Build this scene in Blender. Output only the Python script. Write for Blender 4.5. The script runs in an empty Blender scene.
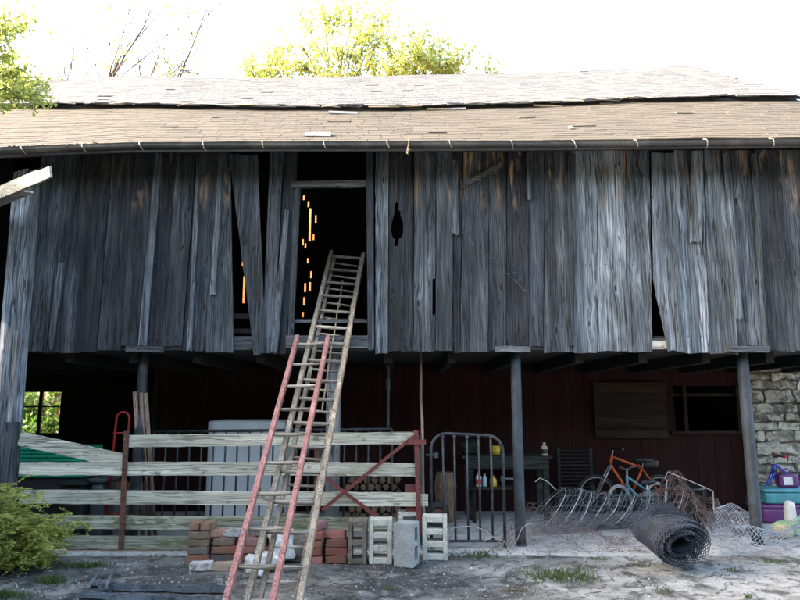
import bpy, math, random
import numpy as np
from mathutils import Vector, Matrix, Euler, noise

random.seed(7); np.random.seed(7)
scn = bpy.context.scene
C = scn.collection
V = Vector
R = math.radians

# ------------------------------------------------------------------ camera
EYE = 1.5; PITCH = R(9.3); FPX = 652.0
cam_d = bpy.data.cameras.new('camera'); cam = bpy.data.objects.new('camera', cam_d); C.objects.link(cam)
cam.location = (0, 0, EYE); cam.rotation_euler = (math.pi/2 + PITCH, 0, 0)
cam_d.sensor_width = 36; cam_d.lens = FPX/800*36; cam_d.clip_end = 2000; cam_d.clip_start = .05
scn.camera = cam

# ------------------------------------------------------------------ sky, sun, exposure
SUN = V((-.90, .0, .39)).normalized()
el = math.asin(SUN.z); az = math.atan2(SUN.x, SUN.y)
w = bpy.data.worlds.new('World'); scn.world = w; w.use_nodes = True
nt = w.node_tree; bg = nt.nodes['Background']
sky = nt.nodes.new('ShaderNodeTexSky'); sky.sky_type = 'NISHITA'; sky.sun_disc = False
sky.sun_elevation = el; sky.sun_rotation = az; sky.dust_density = 5.0; sky.air_density = 1.0; sky.ozone_density = 0.3
nt.links.new(sky.outputs[0], bg.inputs[0]); bg.inputs[1].default_value = .15
sd = bpy.data.lights.new('sun', 'SUN'); sd.energy = 2.0; sd.angle = R(.53); sd.color = (1, .87, .72)
so = bpy.data.objects.new('sun', sd); C.objects.link(so); so.rotation_euler = SUN.to_track_quat('Z', 'Y').to_euler()
so.location = (-20, 5, 20)
vs = scn.view_settings; vs.view_transform = 'Standard'; vs.look = 'None'; vs.gamma = 1; vs.use_curve_mapping = False
vs.exposure = 3.3

# ------------------------------------------------------------------ helpers
ST, CT = math.sin(PITCH), math.cos(PITCH)
def ray(px, py):
    u = (px-400)/FPX; v = (300-py)/FPX
    return V((u, CT - v*ST, ST + v*CT))
def P(px, py, Y):
    d = ray(px, py); t = Y/d.y
    return V((d.x*t, Y, EYE + d.z*t))
def G(px, py, z=0.):
    d = ray(px, py); t = (z-EYE)/d.z
    return V((d.x*t, d.y*t, z))
def rnd(a, b): return random.uniform(a, b)

ORG = {}
def setp(o, label=None, cat=None, group=None, kind=None):
    if label: o['label'] = label
    if cat: o['category'] = cat
    if group: o['group'] = group
    if kind: o['kind'] = kind
    return o
def thing(name, label, cat, loc, group=None):
    o = bpy.data.objects.new(name, None); o.empty_display_size = .1
    C.objects.link(o); o.location = loc; ORG[o] = V(loc)
    return setp(o, label, cat, group)

class MB:
    def __init__(s): s.v = []; s.f = []
    def add(s, vs, fs):
        n = len(s.v); s.v += [V(a) for a in vs]; s.f += [tuple(i+n for i in f) for f in fs]; return s
    def box(s, c, size, rot=None, tap=1.0):
        hx, hy, hz = size[0]/2, size[1]/2, size[2]/2
        vs = []
        for z in (-1, 1):
            k = tap if z > 0 else 1
            for x, y in ((-1, -1), (1, -1), (1, 1), (-1, 1)): vs.append(V((x*hx*k, y*hy*k, z*hz)))
        if rot is not None:
            m = rot if isinstance(rot, Matrix) else Euler(rot).to_matrix()
            vs = [m @ a for a in vs]
        vs = [a + V(c) for a in vs]
        return s.add(vs, [(0,3,2,1),(4,5,6,7),(0,1,5,4),(1,2,6,5),(2,3,7,6),(3,0,4,7)])
    def lohi(s, a, b): return s.box([(a[i]+b[i])/2 for i in range(3)], [abs(b[i]-a[i]) for i in range(3)])
    def bar(s, p0, p1, wd, th, up=(0, -1, 0)):
        p0, p1 = V(p0), V(p1); d = (p1-p0); L = d.length; z = d.normalized()
        y = V(up) - z*V(up).dot(z)
        if y.length < 1e-4: y = z.orthogonal()
        y.normalize(); x = y.cross(z)
        m = Matrix((x, y, z)).transposed()
        return s.box((p0+p1)/2, (wd, th, L), m)
    def tube(s, path, r, n=8, closed=False, caps=True):
        path = [V(p) for p in path]; m = len(path)
        rs = r if isinstance(r, (list, tuple)) else [r]*m
        base = len(s.v); ref = None
        for i, p in enumerate(path):
            if closed: t = path[(i+1) % m] - path[i-1]
            else: t = path[min(i+1, m-1)] - path[max(i-1, 0)]
            if t.length < 1e-9: t = V((0, 0, 1))
            t.normalize()
            if ref is None: ref = t.orthogonal().normalized()
            ref = ref - t*ref.dot(t)
            if ref.length < 1e-6: ref = t.orthogonal()
            ref.normalize(); b = t.cross(ref)
            for k in range(n):
                a = 2*math.pi*k/n
                s.v.append(p + (ref*math.cos(a) + b*math.sin(a))*rs[i])
        for i in range(m if closed else m-1):
            for k in range(n):
                i2 = (i+1) % m
                s.f.append((base+i*n+k, base+i*n+(k+1) % n, base+i2*n+(k+1) % n, base+i2*n+k))
        if caps and not closed:
            s.f.append(tuple(base+k for k in reversed(range(n))))
            s.f.append(tuple(base+(m-1)*n+k for k in range(n)))
        return s
    def lathe(s, c, prof, n=16, M=None):
        base = len(s.v)
        for r, z in prof:
            for k in range(n):
                a = 2*math.pi*k/n; p = V((r*math.cos(a), r*math.sin(a), z))
                if M is not None: p = M @ p
                s.v.append(p + V(c))
        for i in range(len(prof)-1):
            for k in range(n):
                s.f.append((base+i*n+k, base+i*n+(k+1) % n, base+(i+1)*n+(k+1) % n, base+(i+1)*n+k))
        s.f.append(tuple(base+k for k in reversed(range(n))))
        s.f.append(tuple(base+(len(prof)-1)*n+k for k in range(n)))
        return s
    def rbox(s, c, size, rad=.2, n=4, jit=0, rot=None, seed=0):
        """rounded box from a projected cube grid, optionally rough"""
        hs = V(size)/2; r = rad*min(size)
        m = Euler(rot).to_matrix() if rot is not None else None
        idx = {}; vs = []; fs = []
        def vert(a):
            key = tuple(round(t, 4) for t in a)
            if key in idx: return idx[key]
            p = V((a[0]*hs.x, a[1]*hs.y, a[2]*hs.z))
            core = V([max(-h+r, min(h-r, t)) for t, h in zip(p, hs)])
            d = p-core
            if d.length > 1e-9 and r > 0: p = core + d.normalized()*r
            if jit: p = p + noise.noise_vector(p*9 + V((seed*7.3, seed*3.1, 0)))*jit
            if m is not None: p = m @ p
            idx[key] = len(vs); vs.append(p+V(c)); return idx[key]
        # grid positions cluster at the corners
        g = [-1 + 2*i/n for i in range(n+1)]
        for ax in range(3):
            for sg in (-1, 1):
                for i in range(n):
                    for j in range(n):
                        q = []
                        for (ii, jj) in ((i, j), (i+1, j), (i+1, j+1), (i, j+1)):
                            a = [0, 0, 0]; a[ax] = sg; a[(ax+1) % 3] = g[ii]; a[(ax+2) % 3] = g[jj]
                            q.append(vert(tuple(a)))
                        fs.append(tuple(q) if sg > 0 else tuple(reversed(q)))
        return s.add(vs, fs)
    def bounds(s):
        a = np.array([tuple(p) for p in s.v]); return a.min(0), a.max(0)
    def build(s, name, mat, parent=None, org=None, smooth=False, color=None, **tags):
        if org is None:
            if parent is not None and parent in ORG: org = ORG[parent]
            else:
                lo, hi = s.bounds(); org = V(((lo[0]+hi[0])/2, (lo[1]+hi[1])/2, lo[2]))
        org = V(org)
        me = bpy.data.meshes.new(name)
        me.from_pydata([tuple(p-org) for p in s.v], [], s.f); me.update()
        if smooth: me.shade_smooth()
        me.materials.append(mat)
        o = bpy.data.objects.new(name, me); C.objects.link(o)
        if parent is not None:
            o.parent = parent; o.location = org - ORG[parent]
        else: o.location = org
        ORG[o] = org
        if color is not None: o.color = tuple(color) if len(color) == 4 else tuple(color)+(1,)
        return setp(o, **tags)
def box_center(mb):
    lo, hi = mb.bounds(); return V([(a+b)/2 for a, b in zip(lo, hi)])

# ------------------------------------------------------------------ materials
class NT:
    def __init__(s, name):
        s.m = bpy.data.materials.new(name); s.m.use_nodes = True; s.t = s.m.node_tree
        s.b = s.t.nodes['Principled BSDF']
    def n(s, ty, **kw):
        nd = s.t.nodes.new(ty)
        for k, v in kw.items(): setattr(nd, k, v)
        return nd
    def l(s, a, b): s.t.links.new(a, b)
    def val(s, sock, x):
        if hasattr(x, 'type') and hasattr(x, 'links'): s.l(x, sock)
        elif hasattr(x, 'default_value') and not isinstance(x, (int, float, tuple)): s.l(x, sock)
        else: sock.default_value = x
    def math(s, op, a, b=0., clamp=False):
        nd = s.n('ShaderNodeMath', operation=op); nd.use_clamp = clamp
        s.val(nd.inputs[0], a); s.val(nd.inputs[1], b); return nd.outputs[0]
    def mix(s, fac, a, b, mode='MIX'):
        nd = s.n('ShaderNodeMix', data_type='RGBA', blend_type=mode)
        s.val(nd.inputs[0], fac)
        for sk, x in ((nd.inputs[6], a), (nd.inputs[7], b)):
            if isinstance(x, tuple): sk.default_value = x if len(x) == 4 else x+(1,)
            else: s.l(x, sk)
        return nd.outputs[2]
    def coords(s, sc=(1, 1, 1), space='Object', rand=True):
        tc = s.n('ShaderNodeTexCoord'); mp = s.n('ShaderNodeMapping'); mp.inputs['Scale'].default_value = sc
        s.l(tc.outputs[space], mp.inputs[0])
        if rand:
            oi = s.n('ShaderNodeObjectInfo')
            vm = s.n('ShaderNodeVectorMath', operation='SCALE'); vm.inputs[0].default_value = (37, 91, 53)
            s.l(oi.outputs['Random'], vm.inputs['Scale']); s.l(vm.outputs[0], mp.inputs['Location'])
        return mp.outputs[0]
    def noise(s, vec, scale=1., detail=5., rough=.6, dist=0.):
        nd = s.n('ShaderNodeTexNoise'); nd.inputs['Scale'].default_value = scale
        nd.inputs['Detail'].default_value = detail; nd.inputs['Roughness'].default_value = rough
        nd.inputs['Distortion'].default_value = dist; s.l(vec, nd.inputs[0]); return nd.outputs[0]
    def ramp(s, fac, a, b, smooth=True):
        nd = s.n('ShaderNodeMapRange'); nd.interpolation_type = 'SMOOTHSTEP' if smooth else 'LINEAR'
        s.val(nd.inputs[0], fac); nd.inputs[1].default_value = a; nd.inputs[2].default_value = b
        return nd.outputs[0]
    def bump(s, h, strength=.5, dist=.01):
        nd = s.n('ShaderNodeBump'); nd.inputs['Strength'].default_value = strength; nd.inputs['Distance'].default_value = dist
        s.l(h, nd.inputs['Height']); s.l(nd.outputs[0], s.b.inputs['Normal']); return nd
    def done(s, col=None, rough=.8, metal=0., spec=None):
        if col is not None: s.val(s.b.inputs['Base Color'], col if not isinstance(col, tuple) else (col+(1,))[:4])
        s.val(s.b.inputs['Roughness'], rough); s.b.inputs['Metallic'].default_value = metal
        if spec is not None: s.b.inputs['Specular IOR Level'].default_value = spec
        return s.m

def m_wood(name, base=None, dark=(.012, .013, .015), light=1.9, axis=2, bare=False, worn=None, wornamt=(.5, .62), fine=90., kn=True, rough=.85, bump=.6, mott=.5):
    """grainy wood, grain runs along the local axis; base None = object colour"""
    t = NT(name)
    def sc(a, b): return tuple(b if i == axis else a for i in range(3))
    oi = t.n('ShaderNodeObjectInfo')
    basec = oi.outputs['Color'] if base is None else base
    vo = t.n('ShaderNodeTexVoronoi'); vo.inputs['Scale'].default_value = 1; vo.inputs['Randomness'].default_value = 1.
    t.l(t.coords(sc(4.6, 1.5)), vo.inputs[0]); kd = vo.outputs['Distance']
    # grain lines swirl a little round the knots
    tc = t.coords(sc(1., 1.)); sw = t.n('ShaderNodeVectorMath', operation='ADD'); t.l(tc, sw.inputs[0])
    cx = t.n('ShaderNodeCombineXYZ'); sh = t.math('MULTIPLY', t.ramp(kd, .42, .0), .03 if kn else 0.); t.l(sh, cx.inputs[0 if axis else 2]); t.l(cx.outputs[0], sw.inputs[1])
    def gcoord(a, b):
        mp = t.n('ShaderNodeMapping'); mp.inputs['Scale'].default_value = sc(a, b); t.l(sw.outputs[0], mp.inputs[0]); return mp.outputs[0]
    g1 = t.noise(gcoord(fine, 1.9), 1, 5, .65, .15)
    g4 = t.noise(gcoord(fine*2.4, 5.), 1, 2, .5)
    g2 = t.noise(gcoord(9, .45), 1, 4, .55, .15)
    g3 = t.noise(gcoord(3.2, 1.1), 1, 5, .6, .3)
    a = t.ramp(t.math('ADD', t.math('MULTIPLY', g1, .7), t.math('MULTIPLY', g4, .3)), .34, .68)
    lk = (1+light)/2
    lt = t.mix(1., basec, (lk, lk, lk), 'MULTIPLY') if base is None else tuple(min(1, c*lk) for c in base)
    dk = t.mix(.55, basec, dark)
    col = t.mix(a, dk, lt)
    b = t.ramp(t.math('ADD', t.math('MULTIPLY', g2, .55), t.math('MULTIPLY', g3, .45)), .36, .66)
    col = t.mix(t.math('MULTIPLY', t.math('SUBTRACT', 1., b), mott*1.2, True), col, dark)
    hi = t.mix(1., col, (1.3, 1.3, 1.3), 'MULTIPLY'); col = t.mix(t.ramp(b, .6, 1.), col, hi)
    # drying cracks
    gc = t.noise(gcoord(17, .5), 1, 3, .5, .2)
    gc2 = t.noise(gcoord(36, 1.1), 1, 2, .5, .1)
    crk = t.math('MAXIMUM', t.ramp(t.math('ABSOLUTE', t.math('SUBTRACT', gc, .5)), .018, .006), t.math('MULTIPLY', t.ramp(t.math('ABSOLUTE', t.math('SUBTRACT', gc2, .5)), .03, .008), .6))
    col = t.mix(t.math('MULTIPLY', crk, .8), col, tuple(c*.5 for c in dark))
    if worn is not None:
        gw = t.noise(t.coords(sc(14, 4.5)), 1, 7, .72, .1)
        col = t.mix(t.ramp(gw, *wornamt), col, worn)
    h = t.math('SUBTRACT', t.math('MULTIPLY', a, .6), crk)
    if kn:
        ring = t.ramp(kd, .16, .09); core = t.ramp(kd, .085, .045)
        col = t.mix(t.math('MULTIPLY', ring, .35), col, hi)
        col = t.mix(t.math('MULTIPLY', core, .88), col, tuple(c*.7 for c in dark))
        h = t.math('SUBTRACT', h, t.math('MULTIPLY', core, .5))
    if bare:
        geo = t.n('ShaderNodeNewGeometry'); sp = t.n('ShaderNodeSeparateXYZ'); t.l(geo.outputs['Position'], sp.inputs[0])
        zm = t.ramp(sp.outputs[2], 3.62, 3.95)
        nb = t.noise(gcoord(9, 1.6), 1, 5, .6, .6)
        msk = t.math('MULTIPLY', t.math('MULTIPLY', zm, t.ramp(nb, .53, .66)), t.math('SUBTRACT', 1.0, oi.outputs['Alpha']), True)
        col = t.mix(msk, col, t.mix(a, (.22, .13, .075), (.46, .31, .19)))
    t.bump(h, bump, .01)
    return t.done(col, rough, 0, .25)

def m_mottle(name, c1, c2, scale=8., c3=None, rough=.8, metal=0., bump=.3, fine=60., thr=(.4, .62), thr3=(.55, .68), s3=3., objcol=False, spec=None, bd=.01, fd=.5):
    t = NT(name); co = t.coords()
    n1 = t.noise(co, scale, 6, .65); n2 = t.noise(co, fine, 4, .6)
    a = c1
    if objcol:
        oi = t.n('ShaderNodeObjectInfo'); a = oi.outputs['Color']
    col = t.mix(t.ramp(n1, *thr), a, c2)
    if c3 is not None:
        n3 = t.noise(co, s3, 6, .7, .4); col = t.mix(t.ramp(n3, *thr3), col, c3)
    col = t.mix(t.math('MULTIPLY', t.ramp(n2, .3, .75), fd), col, (0, 0, 0), 'MIX')
    t.bump(t.math('ADD', t.math('MULTIPLY', n1, .5), t.math('MULTIPLY', n2, .5)), bump, bd)
    return t.done(col, rough, metal, spec)

def m_leaf(name, c1, c2, trans=.5):
    t = NT(name); g = t.n('ShaderNodeNewGeometry')
    col = t.mix(g.outputs['Random Per Island'], c1, c2)
    t.val(t.b.inputs['Base Color'], col); t.b.inputs['Roughness'].default_value = .55
    tr = t.n('ShaderNodeBsdfTranslucent'); t.l(col, tr.inputs[0])
    mx = t.n('ShaderNodeMixShader'); mx.inputs[0].default_value = trans
    out = t.t.nodes['Material Output']
    t.l(t.b.outputs[0], mx.inputs[1]); t.l(tr.outputs[0], mx.inputs[2]); t.l(mx.outputs[0], out.inputs[0])
    return t.m

M = {}
M['siding'] = m_wood('weathered_siding', bare=True, light=2.2, dark=(.008, .009, .0105), bump=.9, mott=.6)
M['wood'] = m_wood('weathered_grey_wood', base=(.13, .135, .14))
M['woodx'] = m_wood('weathered_grey_wood_across', base=(.13, .135, .14), axis=0)
M['woody'] = m_wood('dark_joist_wood', base=(.02, .018, .016), axis=1)
M['palewood'] = m_wood('pale_plank', base=(.66, .64, .55), dark=(.2, .19, .15), light=1.2, axis=0, kn=False)
M['gateboard'] = m_wood('flaking_whitewashed_board', base=(.60, .575, .46), dark=(.24, .225, .16), light=1.2, axis=0, worn=(.17, .17, .125), wornamt=(.57, .66), fine=50, bump=.5, kn=False, mott=.35)
M['gateboard_low'] = m_wood('mossy_whitewashed_board', base=(.40, .40, .29), dark=(.12, .115, .075), light=1.25, axis=0, worn=(.13, .14, .07), wornamt=(.50, .62), fine=50, kn=False, mott=.4)
M['ladderwood'] = m_wood('tan_ladder_wood', base=(.52, .43, .31), dark=(.12, .09, .06), light=1.35, fine=90, kn=False, worn=(.23, .2, .17), wornamt=(.5, .75))
M['rungwood'] = m_wood('grey_rung_wood', base=(.46, .41, .33), dark=(.12, .10, .075), light=1.3, axis=0, fine=90, kn=False)
M['pink'] = m_wood('faded_red_paint_rail', base=(.47, .225, .195), dark=(.2, .095, .08), light=1.25, fine=60, kn=False, worn=(.42, .34, .29), wornamt=(.58, .74))
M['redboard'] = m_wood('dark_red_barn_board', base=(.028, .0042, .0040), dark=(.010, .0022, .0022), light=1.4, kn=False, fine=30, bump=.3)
M['brownplank'] = m_wood('brown_shutter_plank', base=(.038, .023, .015), dark=(.012, .008, .005), light=1.3, axis=0)
M['tanwood'] = m_wood('tan_pole_wood', base=(.33, .23, .165), dark=(.12, .075, .055), light=1.3, kn=False, fine=40)
M['benchwood'] = m_wood('greenish_bench_wood', base=(.045, .052, .045), dark=(.014, .016, .014), light=1.3, axis=0)
M['shingle_low'] = None
def m_shingle(name, c1, c2, c3, stain):
    t = NT(name); g = t.n('ShaderNodeNewGeometry'); rnd_ = g.outputs['Random Per Island']
    col = t.mix(rnd_, c1, c2)
    cw = t.n('ShaderNodeTexWhiteNoise'); cw.noise_dimensions = '1D'; t.l(rnd_, cw.inputs['W'])
    col = t.mix(t.ramp(cw.outputs[0], .86, .9), col, c3)
    co = t.coords(rand=False)
    n1 = t.noise(co, 1.1, 6, .65, .3); n2 = t.noise(co, 45, 3, .6)
    col = t.mix(t.math('MULTIPLY', t.ramp(n1, .45, .68), .6), col, stain)
    t.bump(n2, .4, .006)
    return t.done(col, .9, 0, .2)
M['shingle_low'] = m_shingle('brown_roof_shingle', (.086, .073, .055), (.096, .081, .062), (.074, .063, .049), (.080, .071, .058))
M['shingle_up'] = m_shingle('pale_grey_roof_shingle', (.122, .120, .117), (.148, .145, .141), (.098, .10, .106), (.106, .111, .122))
M['sliver'] = m_mottle('split_wood_sliver', (.42, .33, .2), (.28, .22, .15), 6)
M['greypatch'] = m_mottle('bare_grey_patch', (.19, .195, .205), (.14, .14, .15), 8)
M['gutter'] = m_mottle('dull_dark_gutter_metal', (.055, .054, .049), (.105, .10, .085), 3, (.12, .08, .055), rough=.6, metal=.3, thr3=(.6, .75))
M['strap'] = m_mottle('light_hanger_strap', (.5, .48, .44), (.3, .22, .15), 20, rough=.5, metal=.4)
M['pipe'] = m_mottle('scuffed_blue_grey_pipe', (.042, .060, .075), (.024, .034, .043), 5, (.03, .03, .03), s3=4, thr3=(.5, .62), rough=.6, bump=.3)
M['iron'] = m_mottle('black_painted_iron', (.018, .022, .026), (.05, .058, .064), 8, (.12, .10, .085), s3=14, thr3=(.62, .75), rough=.55, bump=.25)
M['rust'] = m_mottle('rusty_iron', (.15, .055, .03), (.075, .032, .022), 12, (.22, .10, .05), s3=20, rough=.85)
M['redmetal'] = m_mottle('worn_red_steel', (.22, .035, .025), (.12, .03, .025), 8, (.10, .05, .035), s3=12, rough=.6)
M['redbright'] = m_mottle('bright_red_tube', (.48, .022, .02), (.36, .02, .018), 9, rough=.45, bump=.1)
M['block_cream'] = m_mottle('cream_concrete_block', (.62, .60, .50), (.52, .50, .42), 9, (.34, .32, .26), s3=6, bump=.7, fine=110)
M['block_grey'] = m_mottle('grey_concrete_block', (.30, .325, .31), (.37, .39, .375), 9, bump=.6, fine=110)
M['block_brown'] = m_mottle('dirty_brown_block', (.20, .165, .125), (.12, .10, .075), 8, (.28, .24, .19), s3=7, bump=.7, fine=110)
M['brick'] = m_mottle('old_brick', (.2, .07, .05), (.14, .10, .085), 14, (.30, .26, .22), s3=9, thr=(.5, .7), thr3=(.6, .72), bump=.6, fine=120, objcol=True)
M['whitestone'] = m_mottle('chalky_white_stone', (.66, .65, .61), (.5, .49, .45), 6, bump=.6)
M['stone'] = m_mottle('limewashed_field_stone', (.35, .33, .27), (.16, .15, .13), 7, (.56, .53, .44), s3=5, thr3=(.46, .55), bump=.9, fine=60, objcol=True, bd=.02)
M['mortar'] = m_mottle('rough_lime_mortar', (.2, .185, .155), (.11, .10, .085), 9, bump=.8, bd=.02)
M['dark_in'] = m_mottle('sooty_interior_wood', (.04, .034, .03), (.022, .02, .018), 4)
M['freezer'] = m_mottle('dull_white_enamel', (.62, .64, .64), (.54, .56, .56), 3, rough=.5, bump=.02, fd=.06)
M['green_plastic'] = m_mottle('green_crate_plastic', (.015, .34, .19), (.01, .25, .14), 8, rough=.45, bump=.05, fd=.15)
M['grey_plastic'] = m_mottle('grey_bin_plastic', (.10, .11, .12), (.07, .075, .08), 5, rough=.5, bump=.1)
M['black'] = m_mottle('black_plastic', (.012, .012, .013), (.025, .025, .026), 5, rough=.5, bump=.1)
M['tyre'] = m_mottle('black_rubber', (.02, .02, .02), (.04, .04, .04), 20, rough=.8)
M['greytyre'] = m_mottle('grey_rubber', (.4, .39, .36), (.3, .29, .27), 15, rough=.8)
M['orange'] = m_mottle('orange_bike_paint', (.75, .13, .025), (.62, .11, .02), 10, rough=.35, bump=.03)
M['skyblue'] = m_mottle('pale_blue_bike_paint', (.16, .36, .42), (.12, .28, .34), 10, rough=.4, bump=.05)
M['blue'] = m_mottle('blue_bike_paint', (.02, .06, .5), (.02, .05, .4), 10, rough=.4, bump=.05)
M['chrome'] = m_mottle('dull_chrome', (.55, .55, .54), (.4, .38, .35), 20, rough=.35, metal=.7, bump=.1)
M['redplastic'] = m_mottle('red_grip', (.5, .04, .03), (.4, .03, .03), 20, rough=.5)
M['wire'] = m_mottle('galvanised_wire', (.34, .37, .41), (.22, .24, .27), 8, (.2, .13, .09), s3=5, thr3=(.6, .72), rough=.6, metal=.2, bump=0)
M['wire_dark'] = m_mottle('dark_blue_grey_wire', (.045, .058, .082), (.026, .034, .048), 8, rough=.6, metal=.2, bump=0)
M['wire_pale'] = m_mottle('pale_stiff_wire', (.45, .42, .38), (.3, .27, .24), 8, rough=.6, bump=0)
M['wire_rust'] = m_mottle('rust_brown_wire', (.2, .13, .11), (.13, .085, .07), 8, rough=.8, bump=0)
M['log'] = m_mottle('split_log', (.22, .13, .07), (.12, .075, .045), 12, (.32, .2, .1), s3=8)
M['bark'] = m_mottle('tree_bark', (.11, .085, .065), (.06, .05, .04), 9, bump=.8)
M['leaf_bright'] = m_leaf('sunlit_leaf', (.46, .47, .12), (.26, .34, .08), .6)
M['leaf_dark'] = m_leaf('shade_leaf', (.05, .12, .018), (.10, .2, .03), .5)
M['leaf_shrub'] = m_leaf('yellow_green_leaf', (.22, .30, .07), (.52, .48, .11), .4)
M['grass'] = m_leaf('green_grass_blade', (.035, .085, .014), (.10, .13, .03), .3)
M['litter'] = m_leaf('dry_leaf_litter', (.24, .17, .10), (.10, .065, .04), .1)
M['pebble'] = None
t = NT('gravel_stone'); g = t.n('ShaderNodeNewGeometry')
M['pebble'] = t.done(t.mix(g.outputs['Random Per Island'], (.09, .088, .085), (.42, .41, .39)), .9)
M['rope'] = m_mottle('tan_rope', (.36, .28, .18), (.22, .17, .11), 30)
for nm, c in (('yellow_p', (.55, .38, .03)), ('white_p', (.62, .63, .62)), ('teal_p', (.07, .29, .34)), ('purple_p', (.11, .025, .13)), ('lime_p', (.32, .55, .30)), ('paleblue_p', (.3, .42, .5)), ('cream_p', (.55, .5, .28))):
    M[nm] = m_mottle(nm+'lastic', c, tuple(x*.75 for x in c), 6, rough=.45, bump=.03, fd=.1)

# ground materials
t = NT('packed_gravel_yard'); co = t.coords(rand=False)
n1 = t.noise(co, .9, 6, .6, .3); n2 = t.noise(co, 4.5, 7, .65, .4); n3 = t.noise(co, 55, 5, .65); n4 = t.noise(co, 2.2, 5, .6, 1.2)
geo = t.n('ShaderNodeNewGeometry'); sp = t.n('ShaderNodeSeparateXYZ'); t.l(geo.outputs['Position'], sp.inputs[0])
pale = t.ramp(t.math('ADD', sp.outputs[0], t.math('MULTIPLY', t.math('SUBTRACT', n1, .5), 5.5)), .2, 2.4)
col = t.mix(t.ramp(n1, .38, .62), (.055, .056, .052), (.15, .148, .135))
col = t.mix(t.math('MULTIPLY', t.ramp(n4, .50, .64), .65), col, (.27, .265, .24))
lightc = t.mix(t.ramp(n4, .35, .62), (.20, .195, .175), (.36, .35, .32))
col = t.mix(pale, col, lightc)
col = t.mix(t.math('MULTIPLY', t.ramp(n2, .47, .62), .8), col, (.028, .029, .027))
col = t.mix(t.math('MULTIPLY', t.ramp(n3, .52, .72), .5), col, (.36, .35, .32))
col = t.mix(t.math('MULTIPLY', t.ramp(n3, .45, .28), .75), col, (.016, .016, .015))
nb = t.noise(co, 1.7, 5, .6, .5)
col = t.mix(t.math('MULTIPLY', t.ramp(nb, .58, .72), .45), col, (.14, .10, .06))
gc = t.noise(co, 1.0, 4, .55, .4); ck = t.ramp(t.math('ABSOLUTE', t.math('SUBTRACT', gc, .5)), .006, .002)
col = t.mix(t.math('MULTIPLY', ck, .8), col, (.02, .02, .018))
t.bump(t.math('ADD', t.math('MULTIPLY', n2, .7), t.math('MULTIPLY', n3, .4)), .8, .03)
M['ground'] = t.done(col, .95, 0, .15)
t = NT('worn_concrete_floor'); co = t.coords(rand=False)
n1 = t.noise(co, 1.3, 6, .6, .3); n2 = t.noise(co, 7, 6, .65); n3 = t.noise(co, 70, 4, .6)
col = t.mix(t.ramp(n1, .35, .65), (.36, .35, .32), (.47, .46, .42))
col = t.mix(t.math('MULTIPLY', t.ramp(n2, .5, .66), .7), col, (.15, .14, .125))
col = t.mix(t.math('MULTIPLY', t.ramp(n3, .5, .7), .4), col, (.08, .075, .07))
t.bump(t.math('ADD', n2, n3), .4, .015)
M['concrete'] = t.done(col, .92, 0, .2)
t = NT('dry_grass_bank'); co = t.coords(rand=False)
M['bank'] = t.done(t.mix(t.ramp(t.noise(co, 2, 6, .65), .3, .7), (.22, .075, .014), (.32, .12, .025)), .95, 0, .1)

# ================================================================== SETTING
def struct(o): o['kind'] = 'structure'; return o
def grid_mesh(xs, ys, zf):
    mb = MB(); nx, ny = len(xs), len(ys)
    mb.v = [V((x, y, zf(x, y))) for y in ys for x in xs]
    mb.f = [(j*nx+i, j*nx+i+1, (j+1)*nx+i+1, (j+1)*nx+i) for j in range(ny-1) for i in range(nx-1)]
    return mb
def sstep(a, b, x):
    t = max(0., min(1., (x-a)/(b-a))); return t*t*(3-2*t)
xs = [-300, -120, -40, -15, -9] + list(np.arange(-5.5, 5.51, .07)) + [9, 15, 40, 120, 300]
ys = [-300, -120, -40, -10, 0, 2.5] + list(np.arange(3.6, 7.0, .07)) + [7.3, 8, 10, 14, 30, 120, 300]
def gz(x, y):
    if not (-5.5 < x < 5.5 and 3.6 < y < 7.0): return -.004
    k = sstep(5.5, 5, abs(x))*sstep(3.6, 4, y)*sstep(6.95, 6.6, y)
    return -.004 + k*(.014*noise.noise(V((x*1.7, y*1.7, 0))) + .007*noise.noise(V((x*7, y*7, 3))))
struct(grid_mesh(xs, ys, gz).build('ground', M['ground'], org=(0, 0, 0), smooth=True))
# concrete floor under the forebay with a broken front edge
fx = list(np.arange(-8.4, 6.05, .12)); mb = MB()
fr = [7.0 + .05*noise.noise(V((x*1.3, 2, 0))) + .03*noise.noise(V((x*6, 5, 0))) for x in fx]
n = len(fx)
rows = [[V((x, y-.015, -.02)) for x, y in zip(fx, fr)], [V((x, y, .02+.004*noise.noise(V((x*5, 0, 0))))) for x, y in zip(fx, fr)], [V((x, 7.6, .024)) for x in fx], [V((x, 13.75, .024)) for x in fx]]
for r_ in rows: mb.v += r_
for j in range(3): mb.f += [(j*n+i, j*n+i+1, (j+1)*n+i+1, (j+1)*n+i) for i in range(n-1)]
struct(mb.build('concrete_floor', M['concrete'], org=(0, 0, 0)))
FZ = .024
# grassy bank behind the barn
hedge = lambda x, y: sstep(-.43, -.36, x/y)
hillz = lambda x, y: hedge(x, y)*(2.2+.47*(y-14.4)) - .05
xs = list(np.linspace(-50, 60, 90)); ys = list(np.linspace(14.4, 90, 40))
struct(grid_mesh(xs, ys, lambda x, y: hillz(x, y) + .4*hedge(x, y)*noise.noise(V((x*.2, y*.2, 0)))*sstep(14.4, 20, y)).build('hillside', M['bank'], org=(0, 0, 0), smooth=True))

# ================================================================== BARN
YW = 7.2; YP = 7.38; XL, XR = -8.6, 6.12; YB = 13.8
barn = thing('barn', 'weathered grey board barn with open forebay and sagging shingle roof', 'barn', (0, YW, 0))

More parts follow.
